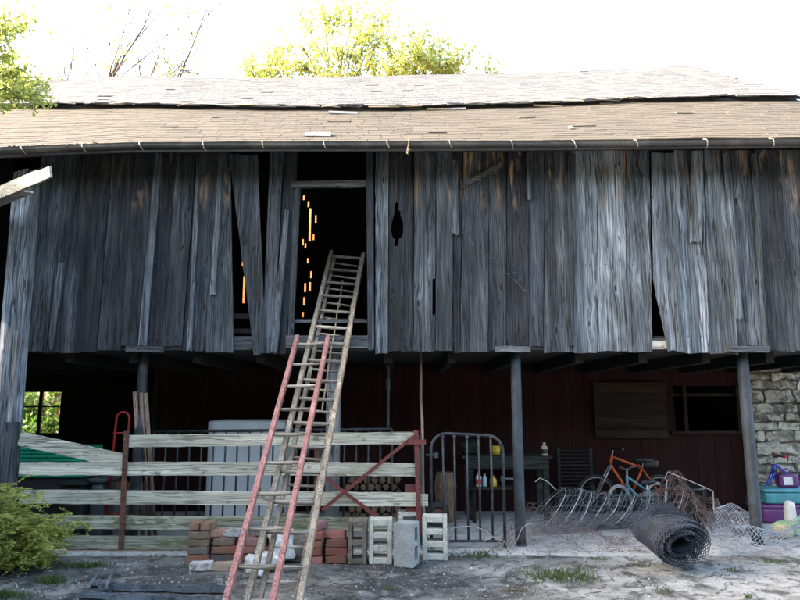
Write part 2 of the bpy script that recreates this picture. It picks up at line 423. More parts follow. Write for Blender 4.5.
def plank(name, mat, parent, tl, tr, bl, br, Y, th=.024, color=None, nx=3, nz=14, rag=.012, wob=.005, hole=None, seed=0, top_rag=.0, leftfn=None):
    """upright board; corners are (X,Z) pairs; hole(u,v)->True cuts a cell"""
    mb = MB(); rs = random.Random(seed*31+5)
    cup = rs.uniform(-.012, .012); tw = rs.uniform(-.01, .01); y0 = Y + rs.uniform(-.012, .012)
    rb = [rs.uniform(-rag, rag) for _ in range(nx+1)]; rt = [rs.uniform(-top_rag, top_rag) for _ in range(nx+1)]
    fr = []; 
    for j in range(nz+1):
        v = j/nz
        for i in range(nx+1):
            u = i/nx
            a = V(bl).lerp(V(tl), v); b = V(br).lerp(V(tr), v); 
            if leftfn: a = V((leftfn(v), a[1]))
            p = a.lerp(b, u)
            e = wob*noise.noise(V((seed*3.7+i*5, v*6, u)))
            if i in (0, nx): p = p + V((e, 0))
            if j == 0: p = p + V((0, rb[i]))
            if j == nz: p = p + V((0, rt[i]))
            y = y0 + cup*(2*u-1)**2 + tw*(u-.5)*(2*v-1) + .006*noise.noise(V((seed, v*2.5, u*.5)))
            fr.append(V((p[0], y, p[1])))
    N = len(fr); W = nx+1
    mb.v = fr + [q + V((0, th, 0)) for q in fr]
    ok = [[not (hole and hole((i+.5)/nx, (j+.5)/nz)) for i in range(nx)] for j in range(nz)]
    for j in range(nz):
        for i in range(nx):
            if not ok[j][i]: continue
            a, b, c, d = j*W+i, j*W+i+1, (j+1)*W+i+1, (j+1)*W+i
            mb.f.append((a, b, c, d)); mb.f.append((d+N, c+N, b+N, a+N))
            if i == 0 or not ok[j][i-1]: mb.f.append((d, d+N, a+N, a))
            if i == nx-1 or not ok[j][i+1]: mb.f.append((b, b+N, c+N, c))
            if j == 0 or not ok[j-1][i]: mb.f.append((a, a+N, b+N, b))
            if j == nz-1 or not ok[j+1][i]: mb.f.append((c, c+N, d+N, d))
    return mb.build(name, mat, parent, org=box_center(mb), color=color)
def pz(px, py, Y=YW): p = P(px, py, Y); return (p.x, p.z)
def hplank(name, mat, parent, p0, p1, h, th, seed=0, color=None, n=14, wob=.006, **kw):
    """long board between two points on its centre line, face toward -Y, ragged edges"""
    p0, p1 = V(p0), V(p1); mb = MB(); d = (p1-p0).normalized(); up = V((0, -1, 0)).cross(d)
    if up.z < 0: up = -up
    back = d.cross(up); 
    if back.y < 0: back = -back
    for i in range(n+1):
        c = p0.lerp(p1, i/n) + back*(.006*noise.noise(V((seed*2.1, i*.35, 1))))
        e1 = wob*noise.noise(V((seed*5.3, i*.9, 3))); e2 = wob*noise.noise(V((seed*5.3, i*.9, 9)))
        a = c + up*(h/2+e1) - back*th/2; b = c - up*(h/2+e2) - back*th/2
        mb.v += [a, b, b+back*th, a+back*th]
    for i in range(n):
        k = 4*i
        for q in range(4): mb.f.append((k+q, k+(q+1) % 4, k+4+(q+1) % 4, k+4+q))
    mb.f.append((3, 2, 1, 0)); k = 4*n; mb.f.append((k, k+1, k+2, k+3))
    bad = sum((1 if (mb.v[f[1]]-mb.v[f[0]]).cross(mb.v[f[2]]-mb.v[f[1]]).dot(sum((mb.v[i] for i in f), V())/4 - p0.lerp(p1, .5)) > 0 else -1) for f in mb.f[:4*n])
    if bad < 0: mb.f = [tuple(reversed(f)) for f in mb.f]
    return mb.build(name, mat, parent, org=(p0+p1)/2, color=color, **kw)

# --- front wall: framing mesh that carries the boards
fw = MB()
for zz, hh in ((2.20, .15), (4.56, .12)):
    xa, xb = P(24, 340, YW).x, XR-.1
    if zz == 3.2:
        fw.lohi((xa, YW+.04, zz-hh/2), (P(290, 300, YW).x-.05, YW+.14, zz+hh/2)); fw.lohi((P(372, 300, YW).x+.02, YW+.04, zz-hh/2), (xb, YW+.14, zz+hh/2))
    else: fw.lohi((xa, YW+.04, zz-hh/2), (xb, YW+.16, zz+hh/2))
front = fw.build('front_wall', M['woodx'], barn)

D, MD, LT, XLT = (.043, .048, .055), (.088, .099, .111), (.19, .215, .238), (.30, .335, .365)
def tone(c, k): return tuple(x*k for x in c)
YT, YBm = 158, 352
SB = [ # top x0,x1, bottom x0,x1, tone, bare amount
 (42,66,23.5,46,MD,.0),(66,90,46,73,MD,0),(90,113,73,97,D,.1),(113,136,97,121,D,.15),(136,157,121,140,D,.5),(161,177,144,161,D,.4),
 (177,197,161,182,D,.5),(197,214,182,206,MD,.7),(214,231,206,234,MD,.6),
 (270,284,262,274,MD,0),(284,298,274,286,D,0),
 (375,389,375,388,LT,0),(389,414,388,413.5,D,.1),(414,436,413.5,435,MD,.4),(436,453,435,453,MD,.6),(453,463,453,460,D,.4),
 (463,489,460,488,MD,.9),(489,507,488,506,MD,.6),(507,529,506,528.5,D,1.0),(529,545,528.5,544,MD,.3),(545,573,544,572.5,MD,.9),
 (573,598,572.5,597.5,LT,.1),(598,626,597.5,627,XLT,.9),(626,650,627,653,LT,.0),
 (673,703,682,710,XLT,.7),(703,726,710,738,LT,.8),(726,754,738,767,MD,.5),(754,778,767,795,D,.7),(778,802,795,820,MD,.8),
 (802,827,820,846,MD,.5),(827,852,846,873,LT,.3),(852,878,873,900,MD,.4),(878,903,900,927,D,.4),(903,925,927,951,MD,.4)]
ytop = {}
for k, (a0, a1, b0, b1, c, bare) in enumerate(SB):
    hole = None; nx, nz = 3, 14
    yb = YBm + random.uniform(-1.5, 2.0)
    if 120 < b0 < 162 or 494 < b0 < 531 or 724 < b0 < 766: yb = 346
    if k == 12:   # knocked-out knot hole
        nx, nz = 26, 100
        def hole(u, v):
            x = (u-.33)*2.1; y = (v - .60)/.075
            return (x*x/.26 + y*y < 1 and y > -1 + abs(x)*1.2) or (abs(x+.05) < .16 and -1.25 < y < 1.75) or (abs(x-.18) < .1 and y < 1.2 and y > 0)
    if k == 13:   # long split at the bottom right edge
        nx, nz = 8, 40
        def hole(u, v): return u > .86 and .17 < v < .36
    o = plank('board', M['siding'], front, pz(a0+.35, 150), pz(a1-.35, 150), pz(b0+.35, yb), pz(b1-.35, yb), YW, seed=k+1,
          color=tone(c, rnd(.82, 1.22))+(1-bare,), nx=nx, nz=nz, hole=hole, rag=.009)
    if k == 12: o['label'] = 'board with a jagged dark knot hole'
nails = MB()
for k, (a0, a1, b0, b1, c, bare) in enumerate(SB):
    if a1 > 830: continue
    for py in (176, 262, 338):
        f = (py-YT)/(YBm-YT)
        for s_ in (.28, .72):
            px = (a0+(a1-a0)*s_)*(1-f) + (b0+(b1-b0)*s_)*f + rnd(-1, 1); c_ = P(px, py+rnd(-3, 3), YW-.02)
            nails.lathe(c_, [(.007, -.008), (.008, .002)], 6, Euler((R(90), 0, 0)).to_matrix())
nails.build('nail_heads', M['iron'], front, kind='stuff')
# leaning, loose boards and narrow battens on top of the joints
def loose(a0, a1, ya, b0, b1, yb, c, Y=YW-.035, bare=0., s=0, nm='board', rag=.02, lab=None, leftfn=None):
    o = plank(nm, M['siding'], front, pz(a0, ya, Y), pz(a1, ya, Y), pz(b0, yb, Y), pz(b1, yb, Y), Y, seed=s, color=tone(c, rnd(.9, 1.1))+(1-bare,), rag=rag, top_rag=rag, leftfn=leftfn)
    if lab: o['label'] = lab
loose(229, 257, 155, 254, 266, 354, MD, s=101, lab='loose board leaning diagonally beside a dark gap')
loose(649, 673, 153, 668, 682, 351, LT, s=102, leftfn=lambda v: (lambda xa, xm, xb: xm+(xa-xm)*(v-.34)/.66 if v > .34 else xb+(xm-xb)*v/.34)(P(650.5, 153, YW-.035).x, P(653.5, 285, YW-.035).x, P(668, 351, YW-.035).x), lab='loose board swung aside over a dark triangular gap')
loose(155, 162, 152, 138, 146, 345, LT, s=103, nm='batten'); loose(196, 200, 155, 186, 191, 350, LT, s=104, nm='batten')
loose(219, 225, 153, 210, 215, 294, LT, s=105, nm='batten'); loose(451, 457, 160, 452, 459, 234, LT, s=106, nm='batten')
loose(691, 703, 152, 690, 701, 242, XLT, s=107, nm='batten'); loose(722, 729, 153, 736, 742, 318, LT, s=108, nm='batten')
loose(75, 80, 160, 60, 65, 262, MD, s=109, nm='batten'); loose(60, 67, 250, 47, 52, 350, MD, s=110, nm='batten')
loose(526, 531, 153, 527, 531, 200, MD, s=111, nm='batten'); loose(568, 576, 153, 569, 574, 345, MD, s=112, nm='batten')
loose(751, 757, 153, 764, 769, 350, MD, s=113, nm='batten'); loose(284, 289, 210, 270, 277, 352, LT, s=114, nm='batten')
# corner boards running down to the ground
for k, (a0, a1, b0, b1) in enumerate(((13, 27, -16, 0), (27.2, 41, .2, 13))):
    y0, y1 = 178, 505
    plank('corner_board', M['siding'], front, pz(a0, 172, YW-.03), pz(a1, 168, YW-.03), pz(b0, 520, YW-.03), pz(b1, 520, YW-.03), YW-.03-.012*k, th=.04, seed=60+k, color=tone(XLT, 1.1-.15*k)+(1,), rag=.02)
# short diagonal scrap
hplank('brace_board', M['woodx'], front, P(461, 187, YW-.05), P(502, 164, YW-.05), .05, .02, seed=5)
# door surround
hplank('door_lintel', M['woodx'], front, P(292, 185, YW+.02), P(371, 184, YW+.02), .075, .05, seed=11)
plank('door_jamb', M['siding'], front, pz(294, 186), pz(300, 186), pz(287, 347), pz(292.5, 347), YW-.008, th=.06, seed=71, color=MD+(1,))
plank('door_jamb', M['siding'], front, pz(366, 150), pz(373.5, 150), pz(368, 350), pz(374, 350), YW-.008, th=.06, seed=72, color=MD+(1,))
hplank('door_sill', M['woodx'], front, P(286, 342, YW-.012), P(368, 342, YW-.012), .14, .05, seed=12)
hplank('door_rail', M['woodx'], front, P(291, 321, YW+.10), P(367, 321, YW+.10), .045, .03, seed=13)
hplank('gap_rail', M['dark_in'], front, P(233, 316, YW+.25), P(262, 316, YW+.25), .06, .03, seed=14)
hplank('gap_rail', M['dark_in'], front, P(233, 331, YW+.25), P(262, 331, YW+.25), .05, .03, seed=15)
hplank('gap_rail', M['palewood'], front, P(651, 345, YW+.03), P(672, 345, YW+.03), .09, .02, seed=16)
# plates above the posts
for (xa, xb, s) in ((127, 163, 1), (495, 530, 2), (725, 768, 3)):
    hplank('post_plate', M['woodx'], front, P(xa, 349, YW-.01), P(xb, 349.5, YW-.01), .065, .07, seed=20+s)
# thin dry vine clinging to the boards
mb = MB(); pts = []
for i in range(26):
    f = i/25; p = P(461+73*f, 232+66*f, YW-.03); pts.append(p + V((.02*noise.noise(V((f*9, 1, 0))), 0, .03*noise.noise(V((f*9, 5, 0))))))
mb.tube(pts, [.0035*(1-.5*i/25) for i in range(26)], 5)
for i in range(4, 24, 3):
    mb.tube([pts[i], pts[i]+V((rnd(-.05, .1), -.004, rnd(-.1, .1)))], .0025, 4)
mb.build('dry_vine', M['wood'], front, org=pts[0])

# --- gables, rear wall, partitions
def gable(x, name, zb=0):
    pf = [(YW+.0, zb), (YB, zb), (YB, 7.35), (12.8, 8.2), (9.4, 5.78), (YW+.0, 4.25)]
    mb = MB(); n = len(pf)
    mb.v = [V((x, y, z)) for y, z in pf] + [V((x+.06, y, z)) for y, z in pf]
    mb.f = [tuple(range(n)), tuple(reversed(range(n, 2*n)))] + [(i, i+n, (i+1) % n+n, (i+1) % n) for i in range(n)]
    mb.build(name, M['wood'], barn)
gable(XL, 'gable_wall'); gable(XR-.18, 'gable_wall', 2.1)
def holed_wall(name, mat, x0, x1, z0, z1, Y, th, holes, parent):
    xs = sorted({x0, x1} | {round(h[i], 4) for h in holes for i in (0, 1)}); zs = sorted({z0, z1} | {round(h[i], 4) for h in holes for i in (2, 3)})
    mb = MB(); W = len(xs)
    for yy in (Y, Y+th): mb.v += [V((x, yy, z)) for z in zs for x in xs]
    N = W*len(zs)
    def ok(i, j):
        if i < 0 or j < 0 or i >= W-1 or j >= len(zs)-1: return False
        cx, cz = (xs[i]+xs[i+1])/2, (zs[j]+zs[j+1])/2
        return not any(h[0] < cx < h[1] and h[2] < cz < h[3] for h in holes)
    for j in range(len(zs)-1):
        for i in range(W-1):
            if not ok(i, j): continue
            a, b, c, d = j*W+i, j*W+i+1, (j+1)*W+i+1, (j+1)*W+i
            mb.f += [(a, b, c, d), (d+N, c+N, b+N, a+N)]
            if not ok(i-1, j): mb.f.append((d, d+N, a+N, a))
            if not ok(i+1, j): mb.f.append((b, b+N, c+N, c))
            if not ok(i, j-1): mb.f.append((a, a+N, b+N, b))
            if not ok(i, j+1): mb.f.append((c, c+N, d+N, d))
    return mb.build(name, mat, parent)
slits = [(303.8,195,200,2),(308.5,201,207,2.2),(310.3,208,241,2.6),(313.5,234,240,2),(315.8,215,223,2),(303,239,245,2),(305.5,243,248,2),(307.8,258,263,1.8),
 (311,271,278,2),(310,282,291,2.4),(305.2,283,292,2.4),(304.2,297,305,2.6),(293.6,307,317,2.6),(303,312,317,2),(242.5,261,266,1.8),(244.3,276,303,2.6)]
holes = []
for (x, ya, yb, wd) in slits:
    p = P(x, ya, YB); q = P(x, yb, YB); h = wd*.4*.021; holes.append((p.x-h, p.x+h, q.z, p.z))
wa, wb = P(22, 392, YB), P(58, 433, YB)
holes.append((wa.x, wb.x, wb.z, wa.z))
rear = holed_wall('rear_wall', M['dark_in'], XL, XR-.12, 0, 7.5, YB, .03, holes, barn)
win = MB().bar((wa.x+.42, YB+.0, wb.z), (wa.x+.42, YB+.0, wa.z), .07, .05).build('window', M['dark_in'], barn)
mb = MB().bar((wa.x, YB-.01, (wa.z+wb.z)/2+.12), (wa.x+.385, YB-.01, (wa.z+wb.z)/2+.12), .03, .03)
mb.bar((wa.x+.455, YB-.01, (wa.z+wb.z)/2+.12), (wb.x, YB-.01, (wa.z+wb.z)/2+.12), .03, .03)
mb.build('muntin', M['dark_in'], win)

# --- upper floor and joists
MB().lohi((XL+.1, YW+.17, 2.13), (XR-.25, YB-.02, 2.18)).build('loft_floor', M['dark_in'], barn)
for i in range(20):
    x = XL+.5+i*.72
    if x > XR-.4: break
    m = MB().lohi((x, YW+.18, 1.99), (x+.09, YB-.05, 2.128)); m.build('joist', M['woody'], barn, org=box_center(m))

# --- dark red inner wall with shutter and window opening
YR = 9.7
xr0, xr1 = P(152, 480, YR).x, P(757, 480, YR).x
w0, w1 = P(668, 386, YR), P(741, 434, YR)
bw = MB()
for zz in (.3, 2.0): bw.lohi((xr0, YR+.03, zz-.06), (xr1, YR+.11, zz+.06))
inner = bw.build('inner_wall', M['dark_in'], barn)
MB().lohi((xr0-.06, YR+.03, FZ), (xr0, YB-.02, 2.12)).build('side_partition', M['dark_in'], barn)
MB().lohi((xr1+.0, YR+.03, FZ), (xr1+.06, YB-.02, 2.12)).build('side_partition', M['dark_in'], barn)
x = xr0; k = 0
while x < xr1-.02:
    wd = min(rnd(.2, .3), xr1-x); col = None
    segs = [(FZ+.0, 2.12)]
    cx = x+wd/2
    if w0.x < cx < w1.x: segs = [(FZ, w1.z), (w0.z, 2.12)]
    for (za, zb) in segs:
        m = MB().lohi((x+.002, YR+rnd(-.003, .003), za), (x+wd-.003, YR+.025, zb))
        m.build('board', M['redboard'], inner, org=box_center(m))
    x += wd; k += 1
# plank shutter
s0, s1 = P(592, 382, YR-.03), P(668, 438, YR-.03)
sh = MB().lohi((s0.x, YR-.025, s1.z), (s0.x+.09, YR-.008, s0.z)).build('shutter', M['brownplank'], barn)
zz = s1.z; hs = (s0.z-s1.z)
for f in (.16, .12, .3, .22, .2):
    m = MB().lohi((s0.x+.003, YR-.055-rnd(0, .006), zz+.003), (s1.x-.003, YR-.027, zz+hs*f-.003)); m.build('plank', M['brownplank'], sh, org=box_center(m)); zz += hs*f
# window frame bars
wf = MB().bar((w0.x, YR-.02, w1.z+.02), (w1.x, YR-.02, w1.z+.02), .05, .03).build('window', M['brownplank'], barn)
hz = w0.z-.13
MB().bar((w0.x, YR-.02, hz), (w1.x, YR-.02, hz), .04, .03).build('frame_bar', M['brownplank'], wf)
for xx in (P(683, 400, YR).x, P(736, 400, YR).x):
    MB().bar((xx, YR-.055, w1.z+.045), (xx, YR-.055, w0.z), .05, .03).build('frame_bar', M['brownplank'], wf)
# --- stone wall at the right
YS = 9.55
sx0 = P(757, 480, YS).x; 
sw = MB().lohi((sx0, YS+.03, FZ), (XR-.2, YS+.35, 2.12)).build('stone_wall', M['mortar'], barn)
z = FZ; k = 0
while z < 2.05:
    hh = rnd(.11, .22); x = sx0 - .0
    hh = min(hh, 2.12-z)
    if hh < .05: break
    while x < 5.9:
        wd = rnd(.16, .42); wd = min(wd, 5.93-x) if x+wd > 5.8 else wd
        mb = MB().rbox((x+wd/2, YS+.07+rnd(-.015, .025), z+hh/2), (wd-.014, .17, hh-.014-rnd(0, .02)), .14, 4, jit=.045, seed=k)
        g = rnd(.7, 1.1); c = random.choice([(.46, .42, .33), (.55, .51, .41), (.24, .215, .17), (.62, .58, .47), (.37, .33, .255)])
        mb.build('stone', M['stone'], sw, org=box_center(mb), color=tone(c, g)); k += 1
        x += wd
    z += hh
# --- posts
def round_post(px, py0, Y, r, mat, lab=None, top=2.11):
    b = P(px, py0, Y); mb = MB()
    pts = [V((b.x + .004*noise.noise(V((px, i, 0))), Y, FZ + (top-FZ)*i/10)) for i in range(11)]
    mb.tube(pts, r, 14); mb.lathe((b.x, Y, FZ-.01), [(r*1.25, 0), (r*1.25, .02), (r, .03)], 14)
    o = mb.build('post', mat, barn, org=(b.x, Y, FZ), smooth=False)
    for p in o.data.polygons: p.use_smooth = len(p.vertices) == 4
    if lab: o['label'] = lab
round_post(518, 450, YP, .058, M['pipe']); round_post(750, 450, YP, .062, M['pipe']); round_post(140, 420, YP+.1, .055, M['iron'])
b = P(333, 450, YP+.15); m = MB().lohi((b.x-.075, YP+.08, FZ), (b.x+.075, YP+.22, 2.115)); m.build('post', m_wood('pale_grey_post', base=(.27, .285, .29)), barn, org=box_center(m))
# --- roof
def line(pts, Y):
    q = [P(x, y, Y) for x, y in pts]; X = [a.x for a in q]; Z = [a.z for a in q]
    return lambda x: float(np.interp(x, X, Z))
YE, YM, YU, YRG = 6.76, 9.45, 9.30, 12.8
zE = line([(-220, 153), (0, 147), (60, 144), (135, 141.5), (270, 140.5), (400, 140.5), (540, 139.5), (800, 136.5), (960, 136)], YE)
zM = line([(-160, 105), (0, 107), (135, 106.5), (270, 109.5), (400, 109.5), (540, 105.5), (640, 101), (800, 99.5), (900, 99)], YM)
zU = line([(-160, 101), (0, 103), (135, 102.5), (270, 105.5), (400, 105), (540, 101.5), (640, 97), (740, 95), (800, 94.5), (900, 94)], YU)
zR = line([(-60, 84), (50, 80), (100, 77), (135, 75), (200, 77), (270, 78), (400, 75), (540, 72.2), (640, 67.5), (690, 64.5), (760, 64)], YRG)
RX0, RX1 = -9.1, XR
def slab(name, y0, z0, y1, z1, th, mat, parent):
    mb = MB(); xs = list(np.linspace(RX0, RX1, 70)); n = len(xs)
    for dz in (0, -th):
        for (y, zf) in ((y0, z0), (y1, z1)): mb.v += [V((x, y, zf(x)+dz)) for x in xs]
    for i in range(n-1):
        mb.f += [(i, i+1, n+i+1, n+i), (2*n+i+1, 2*n+i, 3*n+i, 3*n+i+1), (i, 2*n+i, 2*n+i+1, i+1), (n+i, n+i+1, 3*n+i+1, 3*n+i)]
    mb.f += [(0, n, 3*n, 2*n), (n-1, 3*n-1, 4*n-1, 2*n-1)]
    return mb.build(name, mat, parent)
lo_ext = lambda x: zM(x) + (zM(x)-zE(x))/(YM-YE)*.25
roof = slab('roof', YE, lambda x: zE(x)-.02, YM+.25, lambda x: lo_ext(x)-.02, .05, M['dark_in'], barn)
slab('upper_deck', YU+.02, lambda x: zU(x)-.02, YRG, lambda x: zR(x)-.02, .05, M['dark_in'], roof)
slab('rear_slope', YRG+.0, lambda x: zR(x)-.025, 14.2, lambda x: zR(x)-1.1, .05, M['dark_in'], roof)
def shingles(name, y0, z0, y1, z1, expo, wd, mat, seed, rag=.0):
    rs = random.Random(seed); vs = []; fs = []
    L = math.hypot(y1-y0, z1(0)-z0(0)); rows = int(L/expo)
    nrm = V((0, -(z1(0)-z0(0)), y1-y0)).normalized()
    def S(x, t, h):
        t = min(t, 1.0); w_ = .012*noise.noise(V((x*1.1, t*4, seed)))
        return (x, y0+(y1-y0)*t + nrm.y*h, z0(x)+(z1(x)-z0(x))*t + nrm.z*h + w_)
    for r in range(rows+1):
        x = RX0 - rs.uniform(0, wd); t0 = r/(rows+.3)
        rowj = .012*noise.noise(V((r*3.3, seed, 0)))
        while x < RX1:
            ww = wd*rs.uniform(.7, 1.25); xa, xb = max(x, RX0), min(x+ww-.006, RX1); x += ww
            if xb-xa < .02 or rs.random() < .003: continue
            tj = t0 + rs.uniform(-.12, .12)*expo/L
            if r == 0: tj = t0 + rs.uniform(-rag, rag*.3)/L
            h = .005 + rs.uniform(0, .003); h2 = .003; t1 = tj + expo*1.18/L
            if rs.random() < .006: h += .010
            sk = rs.uniform(-.004, .004)/L*2
            n = len(vs)
            vs += [S(xa, tj+sk, h), S(xb, tj-sk, h), S(xb, t1, h2), S(xa, t1, h2), S(xa, tj+sk, -.004), S(xb, tj-sk, -.004)]
            fs += [(n, n+1, n+2, n+3), (n+4, n+5, n+1, n), (n+4, n, n+3), (n+5, n+2, n+1)]
    mb = MB(); mb.v = [V(a) for a in vs]; mb.f = fs
    return mb.build(name, mat, roof, kind='stuff')
shingles('lower_shingles', YE-.04, lambda x: zE(x)-.03, YM+.25, lo_ext, .135, .24, M['shingle_low'], 3)
shingles('upper_shingles', YU-.05, lambda x: zU(x)-.03, YRG+.02, zR, .14, .20, M['shingle_up'], 8, rag=.07)
# torn edge of the upper roof: slivers of sheathing and curled shingles
rs = random.Random(4)
for k in range(46):
    px = rs.choice([rs.uniform(20, 300), rs.uniform(330, 470), rs.uniform(520, 660), rs.uniform(0, 800)])
    p = P(px, 104, YU-.05); X = p.x; L = rs.uniform(.1, .5)
    z0_ = zU(X) - .05 + rs.uniform(-.03, .02)
    a = V((X, YU-.07-rs.uniform(0, .06), z0_)); b = V((X+L, YU-.06-rs.uniform(0, .08), zU(X+L)-.05+rs.uniform(-.03, .02)))
    mb = MB().bar(a, b, .03, .012, up=(0, -.6, .8))
    mb.build('split_sliver', rs.choice([M['sliver'], M['shingle_up'], M['wood']]), roof, org=(a+b)/2)
for (px, py, L, wd, mt) in ((318, 136, .3, .14, 'greypatch'), (343, 114, .42, .12, 'greypatch'), (250, 108, .4, .1, 'greypatch'), (456, 110, .3, .1, 'greypatch'), (571, 129, .05, .08, 'sliver'), (440, 110, .4, .08, 'sliver'), (215, 118, .06, .06, 'greypatch'), (590, 103, .35, .09, 'greypatch'), (606, 104, .2, .08, 'sliver'), (548, 107, .45, .07, 'sliver')):
    # find the point on the lower roof
    best = None
    for i in range(200):
        Y = YE+i*.0135; q = P(px, py, Y); zz = zE(q.x)+(zM(q.x)-zE(q.x))*(Y-YE)/(YM-YE)
        if best is None or abs(q.z-zz) < best[0]: best = (abs(q.z-zz), V((q.x, Y, zz+.02)))
    mb = MB().box(best[1], (L, wd*1.4, .012), (R(35), 0, rs.uniform(-.1, .1))); mb.build('loose_shingle', M[mt], roof, org=best[1])
# --- fascia and gutter
zG = line([(-220, 160), (0, 153), (60, 150.3), (135, 148.2), (270, 147.5), (400, 147), (540, 146.8), (800, 144.5), (960, 144)], 6.66)
xs = list(np.linspace(RX0, RX1, 60)); mb = MB(); n = len(xs)
for dy, dz in ((0, -.05), (0, -.11), (.03, -.11), (.03, -.05)): mb.v += [V((x, YE+.03+dy, zE(x)+dz)) for x in xs]
for i in range(n-1):
    for q in range(4): mb.f.append((q*n+i, ((q+1) % 4)*n+i, ((q+1) % 4)*n+i+1, q*n+i+1))
mb.build('fascia', M['dark_in'], roof)
mb = MB(); prof = []
for k in range(9):
    a = math.pi*k/8; prof.append((-.048*math.cos(a), -.044*math.sin(a)))
prof = [(-.053, .010)] + prof + [(.053, .008)]
m_ = len(prof)
for x in xs: mb.v += [V((x, 6.66+a, zG(x)+.03+b)) for a, b in prof]
mb.v += [v + V((0, 0, .004)) for v in mb.v]
N = n*m_
for i in range(n-1):
    for k in range(m_-1):
        a, b, c, d = i*m_+k, i*m_+k+1, (i+1)*m_+k+1, (i+1)*m_+k
        mb.f += [(d, c, b, a), (a+N, b+N, c+N, d+N)]
gut = mb.build('gutter', M['gutter'], barn)
for px in (-38, 24, 84, 141, 204, 263, 324, 387, 449, 511, 573, 635, 705, 771, 838, 900):
    X = P(px, 148, 6.66).x; zz = zG(X)+.03; pts = []
    for k in range(7):
        a = R(200-120*k/6-20); pts.append(V((X + .012*k/6, 6.66+.072*math.cos(a), zz - .068*math.sin(math.pi-a))))
    pts = [V((X, 6.66+.02, zz+.05)), V((X, 6.66-.056, zz+.012)), V((X+.008, 6.66-.054, zz-.02)), V((X+.018+rnd(-.01, .01), 6.66-.03, zz-.05)), V((X+.024, 6.66+.03, zz-.052))]
    m = MB().tube(pts, rnd(.004, .0055), 6); m.build('hanger_strap', M['strap'], gut, org=pts[0])
# debris and a dangling twine on the gutter
mb = MB(); X = P(408, 150, 6.6).x; zz = zG(X)
mb.tube([V((X+.01*math.sin(i*1.3), 6.58, zz+.06-.035*i)) for i in range(6)], .005, 5)
mb.tube([V((X+.015*math.sin(i*2.), 6.57, zz-.05-.02*i)) for i in range(4)], .009, 5)
mb.build('twine', M['rope'], gut, org=(X, 6.58, zz))
mb = MB()
for k in range(260):
    x = P(rnd(10, 100), 150, 6.66).x; mb.box((x, 6.66+rnd(-.04, .05), zG(x)+rnd(.03, .06)), (rnd(.01, .05), rnd(.005, .02), rnd(.003, .015)), (rnd(-.5, .5), rnd(-.5, .5), rnd(0, 3)))
mb.build('gutter_debris', M['litter'], gut, kind='stuff')
# --- little pent roof at the left bay
pa, pb = P(-60, 219, 6.92), P(51, 172, 6.15)
pent = hplank('pent_roof', M['palewood'], barn, pa, pb, .13, .03, seed=31); pent['label'] = 'pale sunlit fascia plank of the pent roof'
d = (pb-pa)
for k in range(3):
    off = V((.0, .05+.13*k, .075+.002*k)); a = pa+off; b = pa+d*(.9-.12*k)+off
    m = MB().bar(a, b, .12, .018, up=(-.35, 0, .9)); m.build('roof_board', M['palewood'], pent, org=(a+b)/2)

# ================================================================== SHED off to the left (its shadow keeps the yard in shade)
shed = thing('shed', 'grey board shed standing beside the barn across the yard', 'shed', (-8.1, 3.2, 0))
x0, x1, y0, y1, ze, zr = -10.0, -6.2, -.6, 7.15, 4.1, 5.5
mb = MB(); pf = [(x0, 0), (x1, 0), (x1, ze), (-8.1, zr-.1), (x0, ze)]
mb.v = [V((a, y0, b)) for a, b in pf] + [V((a, y1, b)) for a, b in pf]
mb.f = [tuple(range(5)), tuple(reversed(range(5, 10)))] + [(i, i+5, (i+1) % 5+5, (i+1) % 5) for i in range(5)]
mb.build('wall', M['wood'], shed)
for sx in (-1, 1):
    a = V((-8.1, 0, zr)); e = V((-8.1+sx*2.1, 0, ze-.1)); mb = MB()
    for yy in (y0-.2, y1): mb.v += [V((a.x, yy, a.z)), V((e.x, yy, e.z)), V((e.x, yy, e.z+.06)), V((a.x, yy, a.z+.06))]
    mb.f = [(0, 1, 2, 3), (7, 6, 5, 4), (3, 2, 6, 7), (1, 0, 4, 5), (2, 1, 5, 6), (0, 3, 7, 4)]
    mb.build('roof', M['shingle_low'], shed)

# ================================================================== WOODEN FARM GATE
YG = 7.12
gate = thing('farm_gate', 'long whitewashed plank gate with rusty straps under the forebay', 'gate', (P(220, 540, YG).x, YG, 0))
GR = [ # x0,y0,x1,y1 (centre line px), height m, material
 (20, 438.5, 126, 461.5, .145, 'gateboard'),
 (127, 441, 416, 438, .13, 'gateboard'), (20, 468.5, 300, 468.6, .135, 'gateboard'), (300.5, 468.6, 416, 469.5, .135, 'gateboard'),
 (20, 496.5, 416, 499.5, .14, 'gateboard'), (420, 500, 428, 500, .12, 'gateboard'),
 (18, 521.5, 396, 524.5, .135, 'gateboard_low'), (16, 542, 300, 543, .13, 'gateboard_low')]
for k, (xa, ya, xb, yb, h, mt) in enumerate(GR):
    hplank('rail', M[mt], gate, P(xa, ya, YG), P(xb, yb, YG), h, .035, seed=40+k, n=22, wob=.009)
def strap(pa, pb, wd, mat, nm, dy=-.03, th=.012):
    a, b = P(*pa, YG+dy), P(*pb, YG+dy); m = MB().bar(a, b, wd, th); return m.build(nm, mat, gate, org=(a+b)/2)
strap((126.5, 431), (121, 549), .055, M['rust'], 'upright')
for yy in (469, 497, 522): 
    c = P(124, yy, YG-.04); MB().lathe(c, [(.014, -.01), (.014, .01)], 8, Euler((R(90), 0, 0)).to_matrix()).build('bolt', M['rust'], gate, org=c)
strap((317, 434), (316, 530), .05, M['rust'], 'upright', dy=.03)
strap((416, 430), (419.5, 532), .05, M['redmetal'], 'upright')
strap((414, 436), (322, 510), .035, M['redmetal'], 'brace', dy=-.045, th=.008)
strap((323, 476), (384, 522), .035, M['redmetal'], 'brace', dy=-.056, th=.008)
strap((407, 442), (426, 442), .05, M['redmetal'], 'hinge', dy=-.058)
strap((412, 484), (413.5, 515), .15, M['redmetal'], 'latch_plate', dy=.035, th=.015)
